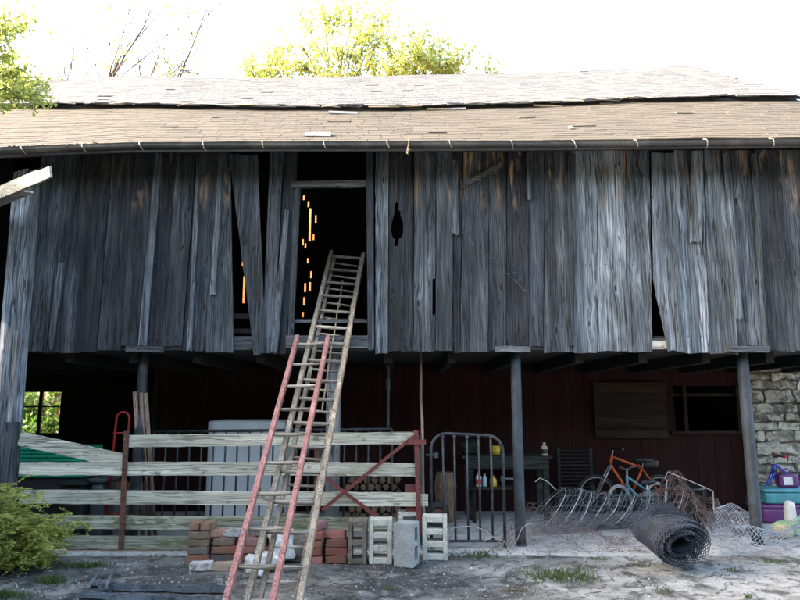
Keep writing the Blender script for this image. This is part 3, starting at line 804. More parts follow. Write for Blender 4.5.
strap((420.5, 434), (421, 545), .03, M['iron'], 'hanging_bar', dy=.02, th=.03)
# rotten gate post by the corner
a = P(13, 422, YW-.12); mb = MB().lohi((a.x-.06, YW-.16, 0), (a.x+.06, YW-.08, a.z))
mb.build('gate_post', m_wood('dark_rotten_post', base=(.09, .095, .1)), org=(a.x, YW-.12, 0), label='short dark wooden post beside the pale corner board', cat='post')

# ================================================================== IRON HURDLE (bow-topped bar gate)
YH = 7.22
hb = P(466, 540, YH)
hur = thing('iron_gate', 'black iron bow-topped bar gate standing beside the concrete blocks', 'gate', (hb.x, YH, 0))
xl, xr, zt, zb = P(431, 480, YH).x, P(503.5, 480, YH).x, P(466, 433.5, YH).z, P(466, 541, YH).z
zb = max(zb, .045); r = .017; rc = .17
pts = [V((xl, YH, .01))]
for k in range(9):
    a = math.pi - k*math.pi/16; pts.append(V((xl+rc+rc*math.cos(a), YH, zt-rc+rc*math.sin(a))))
for k in range(9):
    a = math.pi/2 - k*math.pi/16; pts.append(V((xr-rc+rc*math.cos(a), YH, zt-rc-.02+rc*math.sin(a))))
pts.append(V((xr, YH, .03)))
MB().tube(pts, r, 10).build('frame', M['iron'], hur, smooth=True)
MB().tube([V((xl+.01, YH, zb)), V((xr-.01, YH, zb))], .014, 8).build('bottom_rail', M['iron'], hur, smooth=True)
for k in range(1, 6):
    x = xl + (xr-xl)*k/6 + rnd(-.006, .006)
    MB().tube([V((x, YH, zb+.01)), V((x+rnd(-.008, .008), YH, .6)), V((x, YH, zt-.02-.01*(k > 3)))], .0125, 8).build('bar', M['iron'], hur, smooth=True)
    MB().lathe((x, YH, zt-.055), [(.0125, 0), (.02, .008), (.02, .03), (.0125, .04)], 10).build('collar', M['iron'], hur, smooth=True)
for (px, py, sg) in ((436, 455, -1), (503, 479, 1), (432, 515, -1)):
    c = P(px, py, YH); MB().tube([c, c+V((sg*.11, 0, 0))], .013, 8).tube([c+V((0, 0, -.03)), c+V((0, 0, .03))], .026, 8).build('hinge_pin', M['iron'], hur)

# ================================================================== LADDERS
def ladder(name, lab, fl, fr, tl, tr, ft, n, railmat, rungmat, rw, rth, rr, dbl=0, z0=0.):
    """fl.. are bottom and top points of the two rails"""
    o = thing(name, lab, 'ladder', (fl+fr)/2)
    nrm = (fr-fl).cross(tl-fl).normalized()
    if nrm.y > 0: nrm = -nrm
    for a, b in ((fl, tl), (fr, tr)):
        m = MB(); prev = None
        m.bar(a, b, rth, rw, up=nrm); m.build('rail', railmat, o, org=(a+b)/2)
    for k in range(n):
        f = (k+.6)/n + rnd(-.004, .004); a, b = fl.lerp(tl, f), fr.lerp(tr, f)
        mid = (a+b)/2 - V((0, 0, .004)); m = MB().tube([a, a.lerp(mid, .5), mid, b.lerp(mid, .5), b], [rr*.85, rr, rr*1.08, rr, rr*.85], 8); m.build('rung', rungmat, o, org=(a+b)/2, smooth=True)
    return o
# long wooden ladder: foot on the yard, resting on the door sill and reaching into the loft
Yf, Ys = 4.78, YW-.07
sillz = P(340, 336, YW-.04).z
def on_plane(px, py, pt, nrm):
    d = ray(px, py); o = V((0, 0, EYE)); t = (pt-o).dot(nrm)/d.dot(nrm); return o + d*t
foot = V((0, Yf, 0)); top = V((0, Ys, sillz+.03)); slope = (top-foot).normalized(); LN = V((1, 0, 0)).cross(slope)
def LP(px, py, off=0.): return on_plane(px, py, foot + LN*(-off if LN.y > 0 else off), LN)
def ext(a, b):  # carry a rail down to the ground
    d = (a-b).normalized(); t = (b.z-.004)/(-d.z); return b + d*t
tl, tr = LP(331.5, 252), LP(363.5, 254.5); fl, fr = ext(LP(250, 590), tl), ext(LP(302, 590), tr)
lw = ladder('wooden_ladder', 'tall tan wooden ladder reaching up into the loft doorway', fl, fr, tl, tr, None, 17, M['ladderwood'], M['rungwood'], .065, .042, .018)
# second (sliding) section just behind, shares the lean
off = .075
tl2, tr2 = LP(334.5, 258, -off), LP(361, 262, -off); fl2, fr2 = LP(262, 592, -off), LP(298, 592, -off)
d = (tl2-fl2); fl2 = fl2 - d*((fl2.z-.03)/d.z); d = (tr2-fr2); fr2 = fr2 - d*((fr2.z-.03)/d.z)
for a, b in ((fl2, tl2), (fr2, tr2)):
    m = MB().bar(a, b, .034, .05, up=LN); m.build('rear_rail', M['ladderwood'], lw, org=(a+b)/2)
for k in range(16):
    f = (k+.9)/16.3; a, b = fl2.lerp(tl2, f), fr2.lerp(tr2, f); m = MB().tube([a, b], .013, 8); m.build('rear_rung', M['rungwood'], lw, org=(a+b)/2, smooth=True)
pts = [LP(342.5, 281, -.03), LP(340, 300, -.03), LP(337.5, 310, -.02), LP(335, 330, -.02), LP(331, 350, -.02), LP(326, 385, -.02), LP(322, 410, -.02)]
m = MB().tube(pts, .008, 6); m.lathe(LP(338.5, 305, -.03), [(.006, -.04), (.02, -.02), (.022, .01), (.006, .04)], 8); m.build('rope', M['rope'], lw, org=pts[0])
# pink ladder in front, leaning on the wooden one
offp = .10
tl, tr = LP(297.5, 337, offp*.75), LP(328.5, 336, offp*.75)
fl, fr = ext(LP(229, 590, offp*1.2), tl), ext(LP(275, 590, offp*1.2), tr)
ladder('painted_ladder', 'shorter ladder with faded pink rails leaning on the tan ladder', fl, fr, tl, tr, None, 10, M['pink'], M['rungwood'], .06, .04, .015)

# ================================================================== CONCRETE BLOCKS
def block(name, lab, px0, px1, pyb, mat, cores, rz=0., h=.40, depth=.19, tilt=0., solidx=False, zb=0.):
    b = G((px0+px1)/2, pyb, zb); dpt = b.y*CT - (EYE-zb)*ST*-1*-1
    dd = b.y*CT + (zb-EYE)*ST; wd = (px1-px0)/FPX*dd
    if solidx: wd = solidx
    mb = MB(); t_ = .042; tw = .062 if cores == 3 else .05; M3 = Matrix.Rotation(rz, 3, 'Z')
    def bx(a, c):
        vs = []
        for z in (a[2], c[2]):
            for x, y in ((a[0], a[1]), (c[0], a[1]), (c[0], c[1]), (a[0], c[1])): vs.append(M3 @ V((x, y, z)) + b)
        mb.add(vs, [(0,3,2,1),(4,5,6,7),(0,1,5,4),(1,2,6,5),(2,3,7,6),(3,0,4,7)])
    bx((-wd/2, 0, 0), (-wd/2+t_, depth, h)); bx((wd/2-t_, 0, 0), (wd/2, depth, h))
    for k in range(cores+1):
        z = (h-tw)*k/cores; bx((-wd/2+t_, .003, z+.002), (wd/2-t_, depth-.003, z+tw-.002))
    o = mb.build(name, mat, org=b, label=lab, cat='concrete block')
    bv = o.modifiers.new('bevel', 'BEVEL'); bv.width = .006; bv.segments = 2; bv.limit_method = 'ANGLE'
    return o
block('concrete_block', 'dirty brown concrete block with two holes stood on end', 347.5, 366.5, 564.5, M['block_brown'], 2)
block('concrete_block', 'cream concrete block with three holes beside the dirty brown one', 369, 392, 564.5, M['block_cream'], 3, h=.415)
block('concrete_block', 'smooth grey concrete block turned sideways in front of another', 405, 428, 566, M['block_grey'], 2, rz=R(72), solidx=.19, depth=.2)
block('concrete_block', 'pale concrete block half hidden behind the smooth grey one', 399, 421, 553, M['block_cream'], 2, h=.41, rz=R(8))
block('concrete_block', 'cream three-hole concrete block standing next to the iron gate', 422.5, 447.5, 560.5, M['block_cream'], 3, h=.42, rz=R(-4))

# ================================================================== BRICKS
bm = []
for k in range(4):
    q = MB().rbox((0, 0, 0), (.205, .10, .072), .10, 5, jit=.011, seed=k)
    me = bpy.data.meshes.new('brick'); me.from_pydata([tuple(v) for v in q.v], [], q.f); me.materials.append(M['brick']); me.update(); bm.append(me)
BC = [(.26, .095, .055), (.20, .065, .04), (.34, .16, .11), (.17, .125, .09), (.25, .17, .115), (.11, .09, .075), (.32, .15, .10)]
def brick(p, rz=0, tilt=(0, 0), col=None, lab=None, grp=None):
    o = bpy.data.objects.new('brick', random.choice(bm)); C.objects.link(o)
    o.location = p; o.rotation_euler = (tilt[0], tilt[1], rz); o.color = tuple(x*rnd(.85, 1.15) for x in (col or random.choice(BC)))+(1,)
    o['label'] = lab; o['category'] = 'brick'
    if grp: o['group'] = grp
LB = {'a': ('old reddish brick in the stack at the end of the row', 'bricks stacked at the end of the row'), 'b': ('old brick in the tumbled heap behind the ladders', 'bricks in the tumbled heap'), 'c': ('brick in the small piles beside the brown block', 'bricks in the small piles by the blocks')}
def stack(px0, px1, py, n, key, cols=1, rz=0., dy=.0, palette=None):
    b = G((px0+px1)/2, py); 
    for j in range(n):
        for r_ in range(2):
            brick((b.x+rnd(-.012, .012), b.y+.05+r_*.105+dy, .037+.0745*j), rz+rnd(-.06, .06), (0, 0), random.choice(palette) if palette else None, *LB[key])
stack(187, 205, 563, 4, 'a', palette=BC[3:5]+BC[:1])
b = G(197, 563); 
for k, (dx, r_) in enumerate(((-.04, 1.45), (.065, 1.5))): brick((b.x+dx, b.y+.11, .037+.0745*4), r_, (0, 0), BC[6] if k else BC[4], *LB['a'])
LWT = 'pale whitewashed brick lying on the ground by the end stack'
b = G(200, 571); brick((b.x, b.y+.05, .037), .05, (0, 0), (.5, .49, .45), LWT, None); b = G(213, 571.5); brick((b.x+.09, b.y+.05, .037), -.05, (0, 0), (.42, .32, .2), 'yellowish brick lying on the ground by the end stack', None)
for (px, n) in ((221, 3), (238, 2), (255, 3), (272, 2), (290, 2)):
    stack(px-9, px+9, 562, n, 'b', palette=BC)
for (px, lv, rz, c) in ((215, 3, .3, (.42, .2, .16)), (228, 3, -.2, (.40, .38, .36)), (226, 2, .6, (.3, .1, .07)), (246, 2, .9, (.28, .1, .07)), (262, 3, -.4, (.34, .25, .22)), (258, 4, .2, (.2, .19, .18)), (280, 2, .5, BC[5])):
    b = G(px, 562); brick((b.x, b.y+.1, .037+.0745*lv+.004), rz, (rnd(-.05, .05), rnd(-.05, .05)), c, *LB['b'])
stack(311, 324, 563, 4, 'c', rz=1.5, palette=BC[:3]); stack(326, 344, 564, 3, 'c', rz=.02, palette=[BC[0], BC[6], BC[1]])
b = G(317, 563); brick((b.x, b.y+.10, .037+.0745*4), 1.2, (0, 0), (.34, .14, .12), *LB['c'])
b = G(334, 564); brick((b.x, b.y+.10, .037+.0745*3), -.2, (0, 0), (.32, .12, .11), *LB['c'])
# pale stones in front of the heap
def lump(px, py, size, lab, rz, seed, mat=None, tilt=0., dz=0.):
    b = G(px, py); mb = MB().rbox((b.x, b.y+size[1]/2, size[2]/2+dz), size, .25, 6, jit=.04, rot=(tilt, 0, rz), seed=seed)
    lo = mb.bounds()[0][2]; 
    for v in mb.v: v.z -= lo - dz
    return mb.build('white_stone', mat or M['whitestone'], smooth=True, label=lab, cat='stone')
lump(262, 573, (.34, .18, .13), 'broad chalky white stone lying flat behind the ladder rungs', .25, 3)
lump(254, 578, (.15, .1, .08), 'small white stone at the foot of the ladders', -.5, 5)
lump(279, 565, (.23, .14, .28), 'upright rounded white stone leaning on the brick heap', .4, 9, tilt=-.2)
lump(296, 563, (.2, .14, .2), 'dark grey stone beside the rounded white one', .1, 11, mat=M['block_brown'])

# ================================================================== THINGS BEHIND THE GATE
# low black bar railing
YB2 = 7.95
xa, xb = P(152, 480, YB2).x, P(392, 480, YB2).x; zt = P(360, 429, YB2).z
rl = thing('bar_railing', 'black railing of thin upright bars behind the plank gate', 'railing', ((xa+xb)/2, YB2, FZ))
m = MB().tube([V((xa, YB2, zt-.03)), V((xb, YB2, zt))], .017, 8).build('top_rail', M['iron'], rl, smooth=True)
m = MB().tube([V((xa, YB2, .12)), V((xb, YB2, .12))], .015, 8).build('bottom_rail', M['iron'], rl, smooth=True)
nb = 21
for k in range(nb):
    x = xa+(xb-xa)*k/(nb-1); m = MB().tube([V((x, YB2, FZ if k % 5 == 0 else .12)), V((x, YB2, zt-.03*(1-k/(nb-1))))], .0125, 6); m.build('bar', M['iron'], rl, smooth=True)
x = P(388, 420, YB2).x
m = MB().tube([V((x, YB2, zt)), V((x+.004, YB2, 2.1))], .018, 8).tube([V((x, YB2, P(388, 389, YB2).z)), V((x, YB2, P(388, 379, YB2).z))], .03, 8); m.build('standpipe', M['iron'], rl)
# crooked pole
a = V((P(424, 540, 7.6).x, 7.6, FZ)); b = P(420.5, 352, 7.6); b.z = 2.12
MB().tube([a.lerp(b, i/8)+V((.012*noise.noise(V((i*.9, 3, 0))), 0, 0)) for i in range(9)], [.022-.001*i for i in range(9)], 8).build('pole', M['tanwood'], smooth=True, label='slim crooked tan pole rising beside the gate end', cat='pole')
# leaning wooden poles by the dark post
for k, (xa_, ya, xb_, yb_, rr, lab) in enumerate(((135, 392, 144, 525, .026, 'reddish wooden pole leaning against the dark post'), (141, 393, 150, 530, .022, 'thinner reddish pole leaning beside the dark post'), (145.5, 393, 156, 528, .026, 'pale tan wooden pole leaning against the dark post'))):
    a = P(xa_, ya, YP-.02+.03*k); b = G(xb_, yb_, FZ); b.y = min(b.y, 7.9); b = V((P(xb_, yb_, 7.75).x, 7.75, FZ))
    MB().tube([b, b.lerp(a, .5), a], rr, 8).build('wooden_pole', M['tanwood'], smooth=True, label=lab, cat='pole')
# white chest
YF = 8.5
xa, xb, zt = P(206, 450, YF).x, P(284, 450, YF).x, P(240, 420, YF).z
ch = thing('white_chest', 'large dull white metal chest with rounded lid behind the gate', 'chest', ((xa+xb)/2, YF+.35, FZ))
MB().rbox(((xa+xb)/2, YF+.35, (FZ+zt-.202)/2), (xb-xa-.02, .70, zt-.202-FZ), .05, 8).build('body', M['freezer'], ch, smooth=True)
MB().rbox(((xa+xb)/2, YF+.35, zt-.1), (xb-xa, .72, .2), .25, 10).build('lid', M['freezer'], ch, smooth=True)
MB().box(((xa+xb)/2, YF-.03, zt-.15), (.16, .03, .03)).build('handle', M['chrome'], ch)
# hand truck
YT_ = 7.7
a = P(120, 450, YT_); ht = thing('hand_truck', 'red tubular hand truck standing behind the sagging plank', 'hand truck', (a.x, YT_, FZ))
wd = .075; zt = P(120, 412, YT_).z
pts = [V((a.x-wd-.03, YT_, .12))] + [V((a.x-wd*math.cos(math.pi*k/8)+.01, YT_, zt-wd+wd*math.sin(math.pi*k/8))) for k in range(9)] + [V((a.x+wd-.02, YT_, .12))]
MB().tube(pts, .013, 8).build('frame', M['redbright'], ht, smooth=True)
for zz in (zt-.24, zt-.55, .3):
    MB().tube([V((a.x-wd-.02, YT_, zz)), V((a.x+wd, YT_, zz))], .01, 8).build('crossbar', M['redbright'], ht, smooth=True)
MB().lohi((a.x-.17, YT_-.16, FZ+.005), (a.x+.14, YT_-.015, FZ+.02)).build('toe_plate', M['redbright'], ht)
def wheel_mb(c, r, tr, M3, n=28):
    return MB().tube([V(c)+M3 @ V((r*math.cos(2*math.pi*k/n), 0, r*math.sin(2*math.pi*k/n))) for k in range(n)], tr, 8, closed=True)
for sx in (-.17, .14):
    wm = wheel_mb((a.x+sx, YT_+.06, FZ+.115), .085, .03, Matrix.Rotation(R(90), 3, 'Z'), 18); wm.lathe((a.x+sx, YT_+.06, FZ+.115), [(.06, -.02), (.06, .02)], 12, Euler((0, R(90), 0)).to_matrix()); wm.build('wheel', M['tyre'], ht, smooth=False)
MB().tube([V((a.x-.17, YT_+.06, FZ+.115)), V((a.x+.14, YT_+.06, FZ+.115))], .009, 6).build('axle', M['iron'], ht)
# green crates, two stacked
YC = 7.75
def crate(z0, dx, lab):
    xa, xb = P(14, 470, YC).x+dx, P(81, 470, YC).x+dx; h = .17; w_ = xb-xa
    o = thing('plastic_crate', lab, 'crate', ((xa+xb)/2, YC+.25, z0), 'green crates behind the gate')
    for (c, s) in ((((xa+xb)/2, YC, z0+h/2), (w_, .02, h)), (((xa+xb)/2, YC+.5, z0+h/2), (w_, .02, h)), ((xa+.01, YC+.25, z0+h/2), (.02, .478, h)), ((xb-.01, YC+.25, z0+h/2), (.02, .478, h))):
        MB().box(c, s).build('side', M['green_plastic'], o)
    for k in range(4): MB().box(((xa+xb)/2, YC-.016, z0+.02+k*.043), (w_+.03, .03, .016)).build('rib', M['green_plastic'], o)
    for k in range(5): MB().box((xa+w_*(k+.5)/5, YC-.013, z0+h/2), (.02, .006, h-.02)).build('upright_rib', M['green_plastic'], o)
    MB().lohi((xa+.02, YC+.01, z0+.01), (xb-.02, YC+.49, z0+.02)).build('base', M['green_plastic'], o)
zt = P(50, 447, YC).z
for k in range(2): crate(zt-.17*(2-k)-.006*(1-k), rnd(-.02, .02), ['lower ribbed green plastic crate behind the gate', 'upper ribbed green plastic crate behind the sagging plank'][k])
xa, xb, zc = P(12, 470, YC).x, P(83, 470, YC).x, zt-.17*2-.012
wc = thing('wooden_crate', 'dark wooden crate under the green plastic crates', 'crate', ((xa+xb)/2, YC+.25, FZ))
MB().lohi((xa+.02, YC+.02, FZ), (xb-.02, YC+.5, zc)).build('body', M['dark_in'], wc)
for k in range(4):
    m = MB().lohi((xa, YC, FZ+.02+k*(zc-FZ)/4), (xb, YC+.018, FZ+(k+1)*(zc-FZ)/4-.005)); m.build('slat', M['dark_in'], wc, org=box_center(m))
def tub(name, lab, px0, px1, pyt, Y, mat, cat, z0=None):
    z0 = FZ if z0 is None else z0
    xa, xb, zt = P(px0, 500, Y).x, P(px1, 500, Y).x, P((px0+px1)/2, pyt, Y).z
    o = thing(name, lab, cat, ((xa+xb)/2, Y+.2, z0)); w_ = xb-xa
    MB().rbox(((xa+xb)/2, Y+.2, (z0+zt-.04)/2), (w_-.05, .36, zt-.04-z0), .15, 6).build('body', mat, o, smooth=True)
    MB().rbox(((xa+xb)/2, Y+.2, zt-.025), (w_, .40, .05), .4, 6).build('lid', mat, o, smooth=True)
    return o
tub('storage_bin', 'dark grey plastic bin with lid behind the lower gate planks', 86, 104, 479, 7.6, M['grey_plastic'], 'bin')
tub('storage_bin', 'wide charcoal bin beside the red hand truck', 55, 84, 482, 7.45, M['black'], 'bin')
# firewood
def firewood(px, py, Y, k, r):
    c = P(px, py, Y); mb = MB(); n = random.choice([5, 6, 7]); L = .4; ang = [2*math.pi*i/n + rnd(-.25, .25) for i in range(n)]
    q = [V((r*math.cos(a), r*math.sin(a)))*rnd(.8, 1.1) for a in ang]
    mb.v = [V((c.x+p.x, Y+rnd(-.0, .03), c.z+p.y)) for p in q] + [V((c.x+p.x, Y+L, c.z+p.y)) for p in q]
    mb.f = [tuple(range(n)), tuple(reversed(range(n, 2*n)))] + [(i, i+n, (i+1) % n+n, (i+1) % n) for i in range(n)]
    mb.build('firewood_log', M['log'], label='split firewood log in the pile behind the black railing', cat='log', group='firewood pile behind the railing')
Yw = 8.9; base = P(340, 522, Yw); 
for row in range(6):
    for col in range(7):
        c = V((P(348, 500, Yw).x + col*.1 + (.05 if row % 2 else 0), Yw, FZ+.06+row*.092)); d = c-V((0, 0, EYE)); 
        mbk = random.random(); n = 6; r = .05*rnd(.85, 1.05); mb = MB()
        ang = [2*math.pi*i/n + rnd(-.25, .25) for i in range(n)]; q = [(r*math.cos(a)*rnd(.8, 1.1), r*math.sin(a)*rnd(.8, 1.1)) for a in ang]
        y0 = Yw+rnd(-.04, .04)
        mb.v = [V((c.x+p[0], y0, c.z+p[1])) for p in q] + [V((c.x+p[0], Yw+.4, c.z+p[1])) for p in q]
        mb.f = [tuple(range(n)), tuple(reversed(range(n, 2*n)))] + [(i, i+n, (i+1) % n+n, (i+1) % n) for i in range(n)]
        mb.build('firewood_log', M['log'], label='split firewood log in the pile behind the black railing', cat='log', group='firewood pile behind the railing')
# round of timber with an orange face seen through the iron gate, beside a wheel
c = G(446, 522, FZ); 
MB().lathe((c.x, 8.9, FZ), [(.14, 0), (.13, .2), (.15, .45), (.12, .62)], 9).build('tree_stump', M['log'], label='upright round of firewood behind the iron gate', cat='log')
Mx = Matrix.Rotation(R(10), 3, 'Z'); c = V((P(437, 500, 8.4).x, 8.4, FZ+.16))
wt = thing('spare_wheel', 'small black tyre standing on the floor behind the iron gate', 'wheel', (c.x, c.y, FZ))
wheel_mb(c, .115, .045, Mx, 22).build('tyre', M['tyre'], wt, smooth=True)
MB().lathe(c, [(.075, -.03), (.075, .03)], 14, Mx @ Euler((R(90), 0, 0)).to_matrix()).build('rim', M['rust'], wt)
# workbench
YK = 8.9
xa, xb, zt = P(462, 460, YK).x, P(553, 460, YK).x, P(500, 456, YK).z
wbn = thing('workbench', 'greenish wooden workbench against the red wall behind the iron gate', 'workbench', ((xa+xb)/2, YK+.3, FZ))
for k in range(4):
    m = MB().lohi((xa, YK+.15*k+.003, zt-.035), (xb, YK+.15*(k+1)-.003, zt-rnd(0, .003))); m.build('top_plank', M['benchwood'], wbn, org=box_center(m))
MB().lohi((xa+.05, YK+.03, zt-.17), (xb-.05, YK+.06, zt-.037)).build('apron', M['benchwood'], wbn)
for x in (xa+.08, xb-.12):
    for y in (YK+.065, YK+.5): MB().lohi((x, y, FZ), (x+.075, y+.07, zt-.037)).build('leg', M['benchwood'], wbn)
ZB = zt
lw0, lw1 = P(490, 490, 8.75), P(522, 490, 8.75)
zl = P(500, 487, 8.75).z
st = thing('low_stool', 'low reddish brown wooden stool under the workbench', 'stool', ((lw0.x+lw1.x)/2, 8.85, FZ))
zl = min(zl, ZB-.3)
MB().lohi((P(470, 490, 8.75).x, 8.72, zl-.03), (lw1.x, 8.95, zl)).build('seat', M['brownplank'], st)
for x in (P(471, 490, 8.75).x+.02, lw1.x-.06):
    for y in (8.74, 8.88): MB().lohi((x, y, FZ), (x+.04, y+.04, zl-.032)).build('leg', M['brownplank'], st)
def bottle(px, Y, z0, h, r, mat, capmat, lab, labelmat=None):
    c = V((P(px, 470, Y).x, Y, z0)); o = thing('bottle', lab, 'bottle', c)
    MB().lathe(c, [(r*.95, 0), (r, .01), (r, h*.62), (r*.8, h*.72), (r*.36, h*.82), (r*.36, h*.9)], 12).build('body', mat, o, smooth=True)
    MB().lathe(c, [(r*.42, h*.9), (r*.42, h), (r*.3, h*1.0)], 10).build('cap', capmat, o)
    if labelmat: MB().lathe(c, [(r*1.03, h*.15), (r*1.03, h*.5)], 12).build('paper_label', labelmat, o)
bottle(545, YK+.1, ZB, .17, .045, M['cream_p'], M['white_p'], 'cream bottle with dark label standing on the workbench', M['black'])
bottle(478.5, 8.8, zl, .19, .038, M['white_p'], M['redplastic'], 'white bottle with red cap standing on the low stool', M['redplastic'])
bottle(484.5, 8.8, zl, .17, .028, M['paleblue_p'], M['teal_p'], 'slim pale blue bottle standing on the low stool')
bottle(493, 8.8, zl, .14, .045, M['yellow_p'], M['redplastic'], 'yellow bottle with red cap standing on the low stool')
c = V((P(496, 470, YK+.2).x, YK+.2, ZB)); o = thing('yellow_tub', 'round yellow tub sitting on the workbench', 'tub', c)
MB().lathe(c, [(.06, 0), (.07, .10)], 14).build('body', M['yellow_p'], o, smooth=True); MB().lathe(c, [(.074, .101), (.074, .12), (.06, .125)], 14).build('lid', M['yellow_p'], o)
mb = MB().rbox((P(466, 470, YK+.25).x+.05, YK+.25, ZB+.085), (.22, .2, .17), .4, 6, jit=.05, seed=3); lo = mb.bounds()[0][2]
for v in mb.v: v.z += ZB-lo
mb.build('cloth_bundle', M['benchwood'], smooth=True, label='crumpled grey green cloth bundle on the workbench', cat='cloth')
# louvred shutter leaning on the wall
xa, xb, za, zb_ = P(557, 460, 9.55).x, P(592, 460, 9.55).x, P(570, 478, 9.55).z, P(570, 448, 9.55).z
lv = thing('louvre_panel', 'dark slatted panel leaning against the red wall beside the workbench', 'panel', ((xa+xb)/2, 9.55, FZ))
for x in (xa, xb-.04): MB().lohi((x, 9.52, FZ), (x+.04, 9.56, zb_)).build('stile', M['benchwood'], lv)
zz = FZ+.05
while zz < zb_-.02:
    m = MB().box(((xa+xb)/2, 9.54, zz), (xb-xa-.084, .035, .012), (R(-35), 0, 0)); m.build('slat', M['benchwood'], lv, org=box_center(m)); zz += .05
# black tub
c = V((P(684, 510, 8.5).x, 8.5, FZ)); o = thing('black_tub', 'round black plastic tub under the tangled fencing wire', 'tub', c)
zt = P(684, 486, 8.5).z-FZ
MB().lathe(c, [(.22, 0), (.245, zt*.5), (.26, zt-.03), (.275, zt-.03), (.275, zt), (.25, zt), (.2, .03)], 20).build('body', M['black'], o, smooth=True)
for k in range(5):
    a = R(200+35*k); MB().bar(c+V((.235*math.cos(a), .235*math.sin(a), .03)), c+V((.268*math.cos(a), .268*math.sin(a), zt-.04)), .02, .02, up=(math.cos(a), math.sin(a), 0)).build('rib', M['black'], o)

# ================================================================== BICYCLES
def bicycle(lab, base, head, r, wb, seat_h, bar_h, fm, rimtyre, extras=(), lean=0.):
    """base = ground point midway between the wheels, head = direction angle"""
    o = thing('bicycle', lab, 'bicycle', base)
    A = Matrix.Rotation(head, 3, 'Z') @ Matrix.Rotation(lean, 3, 'X')
    def T(x, y, z): return V(base) + A @ V((x, y, z))
    zr = r
    fw_, rw_ = (wb*.5, zr), (-wb*.5, zr)
    hd = (wb*.5-.26*r/.2*.6-.02, bar_h-.10); hd2 = (hd[0]+.025, hd[1]-.11); bb = (-.04, r*.9); st_ = (-wb*.24, seat_h-.12)
    tr = .022
    def tb(a, b, rad, nm, mat, y0=0, y1=0):
        q = MB().tube([T(a[0], y0, a[1]), T(b[0], y1, b[1])], rad, 8); return q.build(nm, mat, o, smooth=True)
    f = MB()
    for a, b, rad in ((hd, st_, .016), (hd2, bb, .019), (st_, bb, .016), (hd, hd2, .02)): f.tube([T(a[0], 0, a[1]), T(b[0], 0, b[1])], rad, 8)
    for s in (-.05, .05):
        f.tube([T(bb[0], s*.5, bb[1]), T(rw_[0], s, rw_[1])], .009, 6); f.tube([T(st_[0], s*.3, st_[1]), T(rw_[0], s, rw_[1])], .008, 6)
    f.build('frame', fm, o, smooth=True)
    f = MB()
    for s in (-.045, .045): f.tube([T(hd2[0]+.005, s, hd2[1]-.01), T(fw_[0], s, fw_[1])], .012, 6)
    f.tube([T(hd2[0]+.005, -.045, hd2[1]-.01), T(hd2[0]+.005, .045, hd2[1]-.01)], .012, 6)
    f.build('fork', extras.get('fork', fm), o, smooth=True)
    MB().tube([T(st_[0], 0, st_[1]), T(st_[0]-.02, 0, seat_h-.04)], .012, 6).build('seat_post', M['chrome'], o)
    sm = MB().rbox((0, 0, 0), (.24, .14, .06), .45, 6)
    for v in sm.v: v.y *= .35+.65*sstep(.12, -.06, v.x)
    sm.v = [T(st_[0]-.02+v.x, v.y, seat_h-.01+v.z) for v in sm.v]; sm.build('saddle', M['black'], o, smooth=True)
    hb_ = MB().tube([T(hd[0]-.0, 0, hd[1]), T(hd[0]-.02, 0, bar_h)], .011, 6); hb_.build('stem', M['chrome'], o)
    bw_ = extras.get('bw', .24); xo = hd[0]-.02
    hbm = MB().tube([T(xo-.05, -bw_, bar_h+.03), T(xo, -bw_*.45, bar_h+.025), T(xo, -.05, bar_h), T(xo, .05, bar_h), T(xo, bw_*.45, bar_h+.025), T(xo-.05, bw_, bar_h+.03)], .011, 6).build('handlebar', extras.get('bar', M['black']), o, smooth=True)
    for s in (-1, 1): MB().tube([T(xo-.035, s*bw_*.8, bar_h+.03), T(xo-.06, s*(bw_+.01), bar_h+.031)], .018, 8).build('grip', extras.get('grip', M['black']), o)
    for (cx, nm) in ((fw_[0], 'wheel'), (rw_[0], 'wheel')):
        q = MB().tube([T(cx+r*.93*math.cos(2*math.pi*k/28), 0, zr+r*.93*math.sin(2*math.pi*k/28)) for k in range(28)], r*.075, 8, closed=True).build(nm, rimtyre, o, smooth=True)
        MB().tube([T(cx+r*.84*math.cos(2*math.pi*k/28), 0, zr+r*.84*math.sin(2*math.pi*k/28)) for k in range(28)], r*.03, 6, closed=True).build('rim', M['chrome'], q, smooth=True)
        sp = MB()
        for k in range(14):
            a = 2*math.pi*k/14; sp.tube([T(cx, (-1)**k*.02, zr), T(cx+r*.84*math.cos(a+.3*(-1)**k), 0, zr+r*.84*math.sin(a+.3*(-1)**k))], .0015, 3)
        sp.build('spokes', M['chrome'], q)
        MB().tube([T(cx, -.035, zr), T(cx, .035, zr)], .016, 8).build('hub', M['chrome'], q)
    cr = MB().tube([T(bb[0]-.11, -.05, bb[1]-.06), T(bb[0], -.05, bb[1]), T(bb[0], .05, bb[1]), T(bb[0]+.11, .05, bb[1]+.06)], .008, 6).build('crank', M['chrome'], o)
    for s in (-1, 1): MB().box(T(bb[0]+s*.11, s*.09, bb[1]+s*.06), (.07, .07, .02)).build('pedal', M['black'], o)
    MB().lathe(T(bb[0], .03, bb[1]), [(.065, -.003), (.065, .003)], 18, A @ Euler((R(90), 0, 0)).to_matrix()).build('chainring', M['iron'], o)
    return o, T
YO = 9.45
ob = V((P(627, 480, YO).x, YO, FZ))
o, T = bicycle('orange bicycle with black saddle leaning by the red wall', ob, math.pi, .27, .88, P(640, 459, YO).z-FZ, P(604, 449, YO).z-FZ, M['orange'], M['tyre'], {'fork': M['chrome']}, lean=R(-3))
sb = T(-.33, 0, P(640, 459, YO).z-FZ-.06); mb = MB().rbox(sb, (.2, .13, .12), .3, 6); mb.build('saddle_bag', M['black'], o, smooth=True)
YQ = 9.0; hd_ = math.pi-R(-28); xw = P(622, 501, YQ).x
